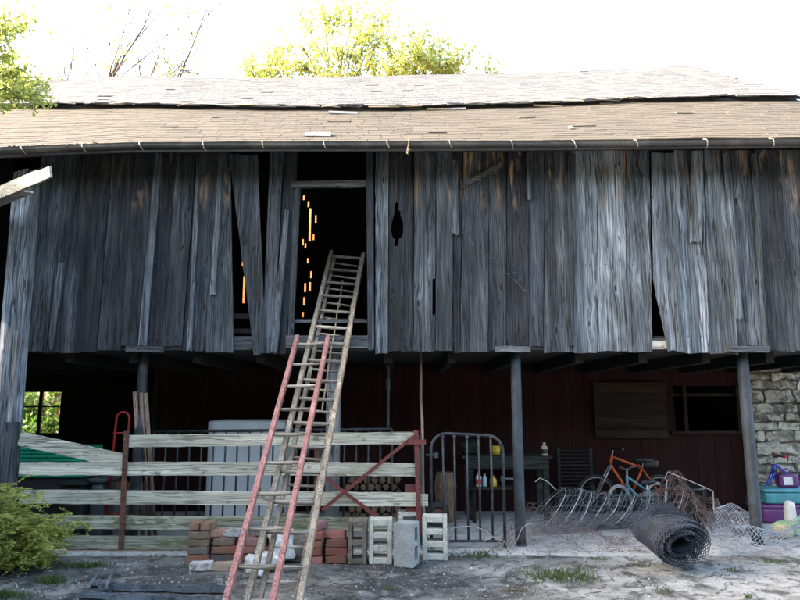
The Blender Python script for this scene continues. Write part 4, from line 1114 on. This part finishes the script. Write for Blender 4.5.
ob = V((xw-.36*math.cos(hd_), YQ-.36*math.sin(hd_), FZ))
bicycle('small pale blue bicycle half buried in the wire tangle', ob, hd_, .225, .72, .46, .64, M['skyblue'], M['greytyre'], {'grip': M['redplastic'], 'bw': .17, 'bar': M['chrome']}, lean=R(8))
ob = V((P(786, 480, 9.2).x, 9.2, FZ))
bicycle('small blue bicycle parked against the stone wall', ob, math.pi-R(12), .21, .66, .58, .80, M['blue'], M['tyre'], {'grip': M['redplastic'], 'bw': .22, 'fork': M['blue']}, lean=R(-4))

# ================================================================== TOYS BY THE STONE WALL
YY = 8.65
x_ = lambda px: P(px, 500, YY).x
tub('purple_crate', 'flat purple plastic box under the teal toy box', 762, 812, 505, YY, M['purple_p'], 'box')
tub('toy_box', 'teal plastic toy box with lid beside the stone wall', 766, 812, 489, YY+.02, M['teal_p'], 'toy box', z0=P(788, 505, YY).z+.001)
zt = P(788, 489, YY).z
pb_ = thing('purple_bag', 'small purple bag with pale print on the teal box', 'bag', (x_(798), YY+.2, zt))
MB().rbox((x_(798), YY+.2, zt+.085), (.26, .12, .17), .2, 6).build('body', M['purple_p'], pb_, smooth=True)
MB().box((x_(796), YY+.135, zt+.085), (.12, .006, .1)).build('print', M['white_p'], pb_)
MB().tube([V((x_(798)-.07, YY+.2, zt+.16))]+[V((x_(798)-.07*math.cos(math.pi*k/6), YY+.2, zt+.165+.07*math.sin(math.pi*k/6))) for k in range(7)], .009, 6).build('handle', M['purple_p'], pb_)
YY2 = 7.95
c = V((P(800, 520, YY2).x, YY2, FZ)); sl = thing('toddler_slide', 'pale green and white plastic toddler slide lying by the fence wire', 'slide', c)
mb = MB(); pr = [(-.26, .10), (-.2, .13), (0, .17), (.2, .22), (.34, .3)]
for (dx, z) in pr: mb.v += [c+V((dx, -.14, z)), c+V((dx, .14, z)), c+V((dx, .14, z-.03)), c+V((dx, -.14, z-.03))]
for i in range(4):
    for q in range(4): mb.f.append((4*i+q, 4*i+(q+1) % 4, 4*i+4+(q+1) % 4, 4*i+4+q))
mb.f += [(3, 2, 1, 0), (16, 17, 18, 19)]; mb.build('chute', M['lime_p'], sl)
MB().rbox(c+V((.05, .0, .05)), (.4, .2, .1), .3, 6).build('base', M['lime_p'], sl, smooth=True)
mb = MB().rbox((0, 0, 0), (.13, .14, .26), .45, 6)
for v in mb.v: v.x *= 1-.9*(v.z+.13)
mb.v = [c+V((-.08, .05, .25))+v for v in mb.v]; mb.build('side_wing', M['white_p'], sl, smooth=True)
c = V((P(781, 525, 7.75).x, 7.75, FZ)); mb = MB().rbox(c+V((0, 0, .07)), (.22, .16, .15), .45, 7, jit=.02, seed=2); lo = mb.bounds()[0][2]
for v in mb.v: v.z -= lo-FZ
mb.build('yellow_ball', M['cream_p'], smooth=True, label='dull yellow deflated ball behind the fence wire', cat='ball')

# ================================================================== FENCING WIRE
def wires(f, nu, nv, r, diag=False, su=3, n=3, jit=0., skip=0., seed=1):
    mb = MB(); rs = random.Random(seed)
    def F(u, v):
        p = V(f(u, v))
        if jit: p = p + noise.noise_vector(V((u*13+seed, v*13, seed)))*jit
        return p
    if not diag:
        for i in range(nu+1):
            if rs.random() >= skip: mb.tube([F(i/nu, k/(nv*su)) for k in range(nv*su+1)], r, n, caps=False)
        for j in range(nv+1):
            if rs.random() >= skip: mb.tube([F(k/(nu*su), j/nv) for k in range(nu*su+1)], r, n, caps=False)
    else:
        for s in (1, -1):
            for i in range(-nv, nu+nv+1):
                pts = []
                for k in range(nv*su+1):
                    v = k/(nv*su); u = (i + s*k/su)/nu
                    # zigzag like knotted wire
                    if 0 <= u <= 1: pts.append(F(u, v))
                if len(pts) > 1 and rs.random() >= skip: mb.tube(pts, r, n, caps=False)
    return mb
# roll of dark mesh lying on the slab, its open end toward the yard
c0 = G(690, 576, FZ)
ax = V((-.10, .80, .20)).normalized(); sd_ = ax.cross(V((0, 0, 1))).normalized(); up_ = sd_.cross(ax)
cen = V((c0.x, c0.y+.10, FZ+.235))
def rollf(u, v):
    a = u*2*math.pi*8.2; rr = .235 - .17*u + .012*math.sin(a*2+1)+.015*noise.noise(V((a*.4, v*2, 0)))
    return cen + ax*(v*.46 + .03*math.sin(a*.7)) + sd_*(rr*math.cos(a)*1.1) + up_*(rr*math.sin(a)*.97)
wires(rollf, 260, 14, .0032, diag=True, su=2, seed=4).build('wire_roll', M['wire_dark'], label='thick dark roll of wire mesh lying on the concrete', cat='wire roll')
# crumpled stiff fence sheet in front of the bicycles
A_, B_ = P(541, 503, 8.05), P(668, 500, 8.35); A_.z = B_.z = FZ+.25
def sheet1(u, v):
    a = R(-100) + v*R(430); rr = (.235+.045*math.sin(u*7+1)+.03*noise.noise(V((u*4, a, 0))))*(1-.1*v)
    p = A_.lerp(B_, u); z = p.z + rr*math.sin(a)*.95
    return V((p.x + .75*(z-.2) + .05*noise.noise(V((u*6, v*5, 3))), p.y - rr*1.15*math.cos(a), max(z, FZ+.012)))
wm = wires(sheet1, 26, 14, .002, su=3, jit=.02, seed=2)
cw = thing('fence_wire', 'loose open roll of stiff fence wire in front of the bicycles', 'fence wire', (A_.x+.7, 8.1, FZ))
wm.build('mesh', M['wire'], cw)
hv = MB()
for i in range(0, 27, 3): hv.tube([sheet1(min(1, i/26+.03*k/14), .02+.62*k/14)+V((0, -.008, 0)) for k in range(15)], .0058, 5)
q = [P(x, y, 7.85) for x, y in ((535, 482), (540, 478), (548, 482), (556, 490))]; hv.tube(q, .006, 5)
hv.build('stay_wire', M['wire_pale'], cw)
def sheet1b(u, v):
    p = sheet1(u, v*.9+.05); return p + V((.08*math.sin(u*6), .12+.1*math.sin(v*7), -.06+.05*math.sin(u*11+v*5)))
wires(sheet1b, 34, 16, .0018, diag=True, su=2, jit=.05, seed=9).build('inner_mesh', M['wire_dark'], cw)
# brown mesh draped over the tub toward the right post
def sheet2(u, v):
    x = P(655, 500, 8.2).x*(1-u)+P(768, 500, 7.7).x*u; y = 8.35 - .65*v + .1*u
    z = .10+.62*math.exp(-((u-.25)/.24)**2)*(1-.75*v*v) + .30*math.exp(-((u-.7)/.18)**2)*(1-v) + .06*noise.noise(V((u*7, v*6, 1)))
    return V((x, y, max(FZ+.012, z-.09*v)))
wires(sheet2, 40, 20, .0024, diag=True, su=2, jit=.07, skip=.12, seed=5).build('fence_wire', M['wire_rust'], label='rust brown netting draped over the black tub', cat='fence wire')
# hoop of pale stiff wire standing over the tub
mb = MB(); pp = [P(x, y, 8.05) for x, y in ((665, 478), (668, 472), (690, 481), (713, 491), (714, 512))]; mb.tube(pp, .007, 5)
pp = [P(x, y, 8.0) for x, y in ((667, 480), (665, 500), (669, 512), (682, 524), (695, 526), (704, 523))]; mb.tube(pp, .006, 5)
mb.tube([pp[-1], V((pp[-1].x+.05, 7.9, FZ))], .005, 5); mb.tube([P(714, 512, 8.05), V((P(714, 512, 8.05).x+.02, 8.0, FZ))], .005, 5)
mb.build('wire_hoop', M['wire_pale'], label='bent hoop of pale stiff wire above the wire roll', cat='wire')
# loose mesh spread over the ground at the right
def sheet3(u, v):
    a, b = V((P(712, 520, 7.6).x, 7.65, 0)), V((5.2, 7.7, 0)); c, d = V((G(728, 566).x, 6.75, 0)), V((5.0, 6.5, 0))
    p = a.lerp(b, u).lerp(c.lerp(d, u), v)
    z = .05 + .34*(1-v)**1.5*(.6+.4*math.sin(u*9+1)) + .10*math.sin(v*7+u*6)**2*(1-v*.7) + .05*noise.noise(V((u*6, v*6, 7)))
    return V((p.x+.06*math.sin(v*8), p.y, max(z, FZ+.012)))
wires(sheet3, 42, 20, .0030, diag=True, su=2, jit=.03, seed=6).build('fence_wire', M['wire'], label='loose diamond netting spread on the ground below the stone wall', cat='fence wire')
# thin netting slumped along the slab edge between the gate and the roll
def sheet4(u, v):
    x = P(497, 540, 7.2).x*(1-u)+P(655, 540, 7.2).x*u; y = 7.75-.75*v
    z = .02+.40*(1-v)*(.5+.5*math.sin(u*5+.6))*sstep(0, .2, u) + .10*math.sin(math.pi*v)*abs(math.sin(u*11)) + .05*noise.noise(V((u*8, v*8, 3)))
    return V((x+.1*math.sin(v*5+u*3), y, max(z, FZ+.012)))
wires(sheet4, 34, 16, .0016, diag=True, su=2, jit=.06, skip=.15, seed=7).build('fence_wire', M['wire_rust'], label='thin slumped netting along the slab edge by the middle post', cat='fence wire')
# stray pale strands beside the iron gate
for (pts_, lab) in (([(446, 540), (452, 529), (462, 526), (476, 527), (486, 531), (497, 540), (509, 549)], 'curved pale strand of wire lying below the iron gate'), ([(478, 548), (484, 541), (492, 537), (503, 541), (512, 549), (517, 540), (522, 528), (530, 523), (535, 526)], 'looping pale strand of wire curling round the middle post foot')):
    Y = 7.05; q = [P(x, y, Y) for x, y in pts_]; q[0].z = FZ; 
    if 'loop' not in lab: q[-1].z = FZ
    for p in q: p.z = max(p.z, FZ-.004)
    MB().tube(q, .0045, 5).build('wire_strand', M['wire_pale'], smooth=True, label=lab, cat='wire')

# ================================================================== OLD METAL IN THE FOREGROUND
def channel(a, b, wd, h, lab, nm, mat, tilt=0.):
    a, b = V(a), V(b); d = (b-a).normalized(); s = V((-d.y, d.x, 0)); mb = MB(); t_ = .006
    prof = [(-wd/2, h), (-wd/2, 0), (wd/2, 0), (wd/2, h*.8), (wd/2-t_, h*.8), (wd/2-t_, t_), (-wd/2+t_, t_), (-wd/2+t_, h)]
    for k in range(9):
        p = a.lerp(b, k/8)+V((0, 0, .004*math.sin(k*2)))
        mb.v += [p+s*x+V((0, 0, z)) for x, z in prof]
    for k in range(8):
        for q in range(8): mb.f.append((8*k+q, 8*k+(q+1) % 8, 8*k+8+(q+1) % 8, 8*k+8+q))
    mb.f += [tuple(reversed(range(8))), tuple(range(64, 72))]
    return mb.build(nm, mat, label=lab, cat='metal channel')
M['bluemetal'] = m_mottle('weathered_blue_grey_metal', (.24, .29, .32), (.15, .185, .21), 6, (.09, .09, .09), s3=9, rough=.4, metal=.45, bump=.2)
a, b = G(100, 589, .005), G(232, 592, .005); channel(a, b, .08, .05, 'bent blue grey metal channel lying in front of the ladder feet', 'metal_channel', M['bluemetal'])
a, b = G(80, 597, .005), G(222, 603, .005); channel(a, b, .07, .04, 'second metal channel lying flat along the yard edge', 'metal_channel', M['bluemetal'])
a = G(87, 592, .005); b = G(101, 574, .005)
mb = MB().bar(a+V((0, 0, .03)), b+V((0, 0, .05)), .03, .006, up=(0, 0, 1)); a2, b2 = G(106, 594, .005), G(115, 572, .005); mb.bar(a2+V((0, 0, .055)), b2+V((0, 0, .035)), .025, .03, up=(0, 0, 1)); mb.bar(G(86, 586)+V((0, 0, .01)), G(112, 588)+V((0, 0, .03)), .06, .006, up=(0, 0, 1))
mb.build('metal_bracket', M['bluemetal'], label='rusty metal bracket frame lying on the channel end', cat='bracket')
a, b = G(2, 558), G(30, 552); 
hplank('wood_strip', M['palewood'], None, a+V((0, 0, .02)), b+V((0, 0, .02)), .03, .03, seed=77, label='thin pale wooden strip lying below the shrub', cat='wood')

# ================================================================== PLANTS
def leaf_mesh(pts, size, seed=0, asp=.5, flat=0.):
    """pts: list of (pos, dir); one folded diamond each"""
    rs = np.random.RandomState(seed); n = len(pts)
    p = np.array([tuple(a) for a, _ in pts]); d = np.array([tuple(b) for _, b in pts])
    d /= np.linalg.norm(d, axis=1)[:, None]+1e-9
    q = rs.normal(size=(n, 3)); q[:, 2] *= 1-flat
    s = np.cross(d, q); s /= np.linalg.norm(s, axis=1)[:, None]+1e-9
    nn = np.cross(d, s)
    L = size*rs.uniform(.6, 1.3, n)[:, None]
    v = np.stack([p, p+d*L*.5+s*L*asp*.5+nn*L*.08, p+d*L, p+d*L*.5-s*L*asp*.5+nn*L*.08], 1).reshape(-1, 3)
    mb = MB(); mb.v = [V(a) for a in v]; mb.f = [(4*i, 4*i+1, 4*i+2, 4*i+3) for i in range(n)]
    return mb
def rdir(rs, up=0.): 
    v = V((rs.gauss(0, 1), rs.gauss(0, 1), rs.gauss(0, 1)+up)); return v.normalized()
def tree(name, lab, base, H, seed, leafmat, leaf, nleaf, spread=.5, r=.12, levels=4, lean=(0, 0), bare=.0, grp=None, minz=0., kids=4, lv_from=2):
    rs = random.Random(seed); tk = MB(); tips = []
    def grow(p, d, L, rad, lv):
        n = 5; pts = [p]; rr = [rad]
        for i in range(n):
            d = (d + rdir(rs)*.12 + V((0, 0, .04))).normalized(); p = p + d*L/n; pts.append(p); rr.append(rad*(1-.45*(i+1)/n))
        tk.tube(pts, rr, 6 if lv < 2 else 4, caps=False)
        if lv >= lv_from:
            for q in pts[1:]: tips.append((q, d, lv))
        if lv < levels:
            for k in range(kids if lv else kids+2):
                f = rs.uniform(.35, 1); q = pts[min(n, int(f*n)+0)]
                nd = (d + rdir(rs, .2)*spread*1.6).normalized(); grow(q, nd, L*rs.uniform(.5, .72), rad*.5, lv+1)
    d0 = V((lean[0], lean[1], 1)).normalized()
    grow(V(base)-V((0, 0, .1)), d0, H*.48, r, 0)
    o = thing(name, lab, 'tree', base, grp)
    tk.build('trunk', M['bark'], o, smooth=True)
    tips = [t_ for t_ in tips if t_[0].z > minz]
    cl = [t_ for t_ in tips if rs.random() > bare]; pts = []
    if cl:
        for i in range(nleaf):
            q, d, lv = rs.choice(cl); pts.append((q + rdir(rs)*abs(rs.gauss(0, .22)), rdir(rs) + d*.5 + V((0, 0, -.3))))
        leaf_mesh(pts, leaf, seed).build('crown', leafmat, o)
    return o
def tr(px, Y, H, **kw):
    x = P(px, 70, Y).x; kw.setdefault('levels', 4)
    return tree('tree', base=(x, Y, hillz(x, Y)), H=H, **kw)
def clump_tree(lab, base, Y, cl, nper, leaf, sig, seed, top, mat='leaf_bright', rad=.1, cat='tree', lf=1.):
    """trunk, limbs to every leaf clump, leaves spread round the limb ends"""
    rs = random.Random(seed); o = thing('tree', lab, cat, base); tk = MB(); b = V(base); tp = V(top); pts = []
    tk.tube([b-V((0, 0, .1))] + [b.lerp(tp, f)+V((.15*noise.noise(V((f*4, seed, 0))), .1*noise.noise(V((f*4, seed, 5))), 0)) for f in (.25, .5, .75, 1)], [rad, rad*.9, rad*.8, rad*.65, rad*.5], 8, caps=False)
    for (px, py) in cl:
        c = P(px, py, Y+rs.uniform(-.06, .06)*Y); s0 = tp.lerp(b, rs.uniform(0, .25)); path = [s0]
        for f in (.25, .5, .75, 1.): path.append(s0.lerp(c, f) + V((0, 0, .12*(c-s0).length*math.sin(f*math.pi)*.5)) + rdir(rs)*sig*.4*(f < 1))
        tk.tube(path, [rad*.34*lf, rad*.26*lf, rad*.18*lf, rad*.12*lf, rad*.06*lf], 5, caps=False)
        for k in range(7):
            e = c + rdir(rs)*sig*rs.uniform(.6, 1.9); mid = path[3].lerp(e, .5)+rdir(rs)*sig*.25; tk.tube([path[3], mid, e], [rad*.07*lf, rad*.05*lf, rad*.025*lf], 4, caps=False)
            for i in range(nper//7):
                f = rs.random()**.6; q = (path[3].lerp(mid, f*2) if f < .5 else mid.lerp(e, f*2-1)) + rdir(rs)*abs(rs.gauss(0, sig*.38))
                pts.append((q, rdir(rs)+V((0, 0, -.35))))
    tk.build('trunk', M['bark'], o, smooth=True); leaf_mesh(pts, leaf, seed, .55).build('crown', M[mat], o)
    return o
def ct(lab, px, Y, cl, nper, seed, topy=95, **kw):
    t_ = P(px, topy, Y); return clump_tree(lab, (t_.x, Y, hillz(t_.x, Y)), Y, cl, nper, (.14), .42, seed, t_, **kw)
ct('tall sparse yellow green tree rising behind the roof ridge', 335, 19, [(298,33),(330,21),(323,45),(323,63),(340,60),(361,31),(382,10),(365,45),(319,3),(345,12),(310,20),(350,2),(392,26),(376,36),(345,44),(352,68),(310,56),(300,68),(372,22),(334,72)], 170, 21)
ct('slim leafy tree with low clumps behind the ridge', 272, 20, [(276,42),(267,60),(288,66),(252,64),(244,70),(262,72),(283,54),(277,71)], 170, 5)
ct('bushy green tree crown just showing above the roof ridge', 420, 18.5, [(389,45),(393,63),(414,42),(421,56),(414,70),(442,52),(449,65),(466,56),(368,63),(405,52),(432,44),(460,68),(383,70),(430,68),(403,66),(440,62),(425,40)], 200, 33)
ct('small tree tip peeping over the ridge beside the bushy crown', 486, 19, [(487,66),(480,71),(492,70)], 60, 35)
tr(150, 19, 19.5, lab='nearly bare tree with upright thin limbs behind the ridge', seed=44, leafmat=M['leaf_bright'], leaf=.15, nleaf=900, spread=.34, r=.15, minz=10, bare=.6, kids=4)
tr(78, 20, 20.0, lab='bare forked tree trunk behind the left end of the ridge', seed=52, leafmat=M['leaf_bright'], leaf=.15, nleaf=160, spread=.3, r=.17, minz=10, bare=.7, kids=2, levels=3)
# tree over the left end of the roof
clump_tree('bright leafy branches of the tree hanging over the left roof end', (-5.4, 4.9, 0), 5.2, [(20,72),(8,88),(34,93),(45,96),(4,62),(28,24),(12,42),(40,84),(-4,80),(22,10),(-15,60),(-25,90),(14,78),(27,86),(6,96),(24,60),(-12,30),(10,20),(20,96),(50,93),(33,78)], 240, .042, .085, 62, (-4.6, 5.0, 4.1), rad=.13, lf=.3)
rs = random.Random(9)
# woodland edge on the far side of the yard, behind the photographer
pts = []
for k in range(26000):
    x = rs.uniform(-45, 45); hgt = 8.5 + 2.5*noise.noise(V((x*.12, 0, 0))) + 1.2*noise.noise(V((x*.5, 1, 0))); z = hgt*rs.random()**.8
    y = -15 + 2.2*noise.noise(V((x*.3, z*.3, 5))) - 2.5*rs.random() - .25*z; pts.append((V((x, y, z)), rdir(rs)))
mb = leaf_mesh(pts, 1.1, 8, .7); mb.build('woodland', M['leaf_dark'], org=(0, -15, 0), kind='stuff', label='dense green woodland edge across the yard from the barn')
# bushes outside the far window
for k, (x, y, h) in enumerate(((-8.6, 15.3, 2.6), (-7.5, 15.8, 3.0), (-9.6, 16.3, 3.4))):
    tree('bush', ['low green bush just outside the small rear window', 'taller green bush behind the rear window muntin', 'dense green bush further behind the rear window'][k], (x, y, -.004), h, 80+k, M['leaf_dark'], .13, 2600, spread=.9, r=.05, levels=3, lv_from=0)['category'] = 'bush'
# yellow-green shrub at the left corner
rs = random.Random(3); sh = thing('shrub', 'feathery yellow green shrub growing at the left corner of the gate', 'shrub', (-3.75, 6.45, 0))
stm = MB(); pts = []
for k in range(70):
    b = V((rs.uniform(-4.35, -3.4), rs.uniform(6.15, 6.75), 0)); h = rs.uniform(.15, 1.05) * (1.0 if b.x < -3.7 else .75); d = V((rs.uniform(-.2, .55), rs.uniform(-.35, .05), 1)).normalized(); p = b; path = [p]
    for i in range(7):
        d = (d + V((.06, -.05, -.10*i*.5))).normalized(); p = p + d*h/6; path.append(p)
    stm.tube(path, [.006-.0007*i for i in range(8)], 4, caps=False)
    for i in range(2, 8):
        for q in range(4):   # small fern-like fronds
            fd = (rdir(rs)*V((1, 1, .35)) if False else V((rs.gauss(0, 1), rs.gauss(0, .7)-.3, rs.gauss(0, .35)-.1)).normalized()); L = rs.uniform(.07, .17)
            for s in range(9):
                c = path[i] + fd*L*s/8 + V((0, 0, -.03*(s/8)**2)); sd2 = fd.cross(V((0, 0, 1))).normalized()
                for sg in (-1, 1): pts.append((c, sd2*sg + fd*.5 + rdir(rs)*.2))
stm.build('stems', M['bark'], sh); leaf_mesh(pts, .034, 3, .45).build('foliage', M['leaf_shrub'], sh)
# grass tufts
def tuft(px, py, n, rad, h, lab, sx=1.5):
    b = G(px, py); r2 = random.Random(px); mb = MB()
    for k in range(n):
        x, y = b.x + r2.gauss(0, rad)*sx, b.y + r2.gauss(0, rad); hh = h*r2.uniform(.4, 1.1); d = V((r2.gauss(0, .35), r2.gauss(0, .35), 1)).normalized(); s = V((r2.uniform(-1, 1), r2.uniform(-1, 1), 0)).normalized()*.004
        p0 = V((x, y, -.01)); p1 = p0+d*hh*.6; p2 = p1 + (d+V((r2.gauss(0, .5), r2.gauss(0, .5), -.2)))*hh*.4
        mb.add([p0-s, p0+s, p1+s*.8, p2, p1-s*.8], [(0, 1, 2, 3, 4)])
    mb.build('grass_tuft', M['grass'], label=lab, kind='stuff')
tuft(558, 577, 360, .12, .09, 'green grass tuft in the yard in front of the slab edge'); tuft(52, 582, 260, .05, .08, 'grass tuft near the metal bracket'); tuft(85, 566, 240, .05, .07, 'grass tuft in the crack below the gate', 2.4)
tuft(8, 597, 200, .06, .09, 'grass tuft at the yard edge below the shrub'); tuft(480, 556, 160, .05, .08, 'thin grass below the iron gate', 2.2); tuft(748, 597, 40, .015, .05, 'small weed sprig in the yard crack', 1)
for k, (px, py) in enumerate(((300, 553), (345, 552), (455, 556), (600, 560), (640, 566), (735, 570), (775, 562), (160, 556), (110, 553), (230, 580), (390, 590), (520, 590), (665, 592))):
    tuft(px, py, 34, .03, .05, 'small weed sprig rooted in the yard', 2.)
# gravel, chips and dry litter
rs = random.Random(12); mb = MB()
for k in range(3600):
    x, y = rs.uniform(-4.3, 4.6), 4.6+2.6*rs.random(); r = .004+.011*rs.random()**3
    if k % 60 == 0: r *= 2.2
    z = (gz(x, y) if y < 6.95 else .018); p = V((x, y, z+r*.3)); q = [V((rs.uniform(.7, 1.3)*r, 0, 0)), V((0, rs.uniform(.7, 1.3)*r, 0)), V((0, 0, rs.uniform(.5, .9)*r))]
    a = rs.random()*3; ca, sa = math.cos(a), math.sin(a)
    q = [V((t_.x*ca-t_.y*sa, t_.x*sa+t_.y*ca, t_.z)) for t_ in q]
    mb.add([p+q[0], p+q[1], p-q[0], p-q[1], p+q[2], p-q[2]], [(0, 1, 4), (1, 2, 4), (2, 3, 4), (3, 0, 4), (1, 0, 5), (2, 1, 5), (3, 2, 5), (0, 3, 5)])
mb.build('gravel', M['pebble'], kind='stuff', label='loose gravel and chips scattered over the yard')
pts = []
for k in range(1300):
    x, y = rs.uniform(-4.3, 4.6), 4.6+3.2*rs.random()
    if noise.noise(V((x*1.1, y*1.6, 4))) < -.02 and rs.random() < .8: continue
    z = (gz(x, y) if y < 6.95 else .024)+.004; a = rs.random()*6.28; pts.append((V((x, y, z)), V((math.cos(a), math.sin(a), rs.uniform(-.02, .35)))))
leaf_mesh(pts, .028, 5, .45, flat=.0).build('leaf_litter', M['litter'], kind='stuff', label='dry brown leaf litter and bark bits on the yard')
mb = MB()
for k in range(70):
    x, y = rs.uniform(-4, 4.4), 4.7+2.5*rs.random(); a = rs.random()*6.28; L = rs.uniform(.05, .3); z = (gz(x, y) if y < 6.95 else .024)+.006
    d = V((math.cos(a), math.sin(a)*.6, 0)); p = V((x, y, z)); mb.tube([p, p+d*L*.5+V((0, 0, rs.uniform(0, .012))), p+d*L], .0035, 4)
mb.build('twigs', M['tanwood'], kind='stuff', label='dry twigs and straw strewn over the yard')
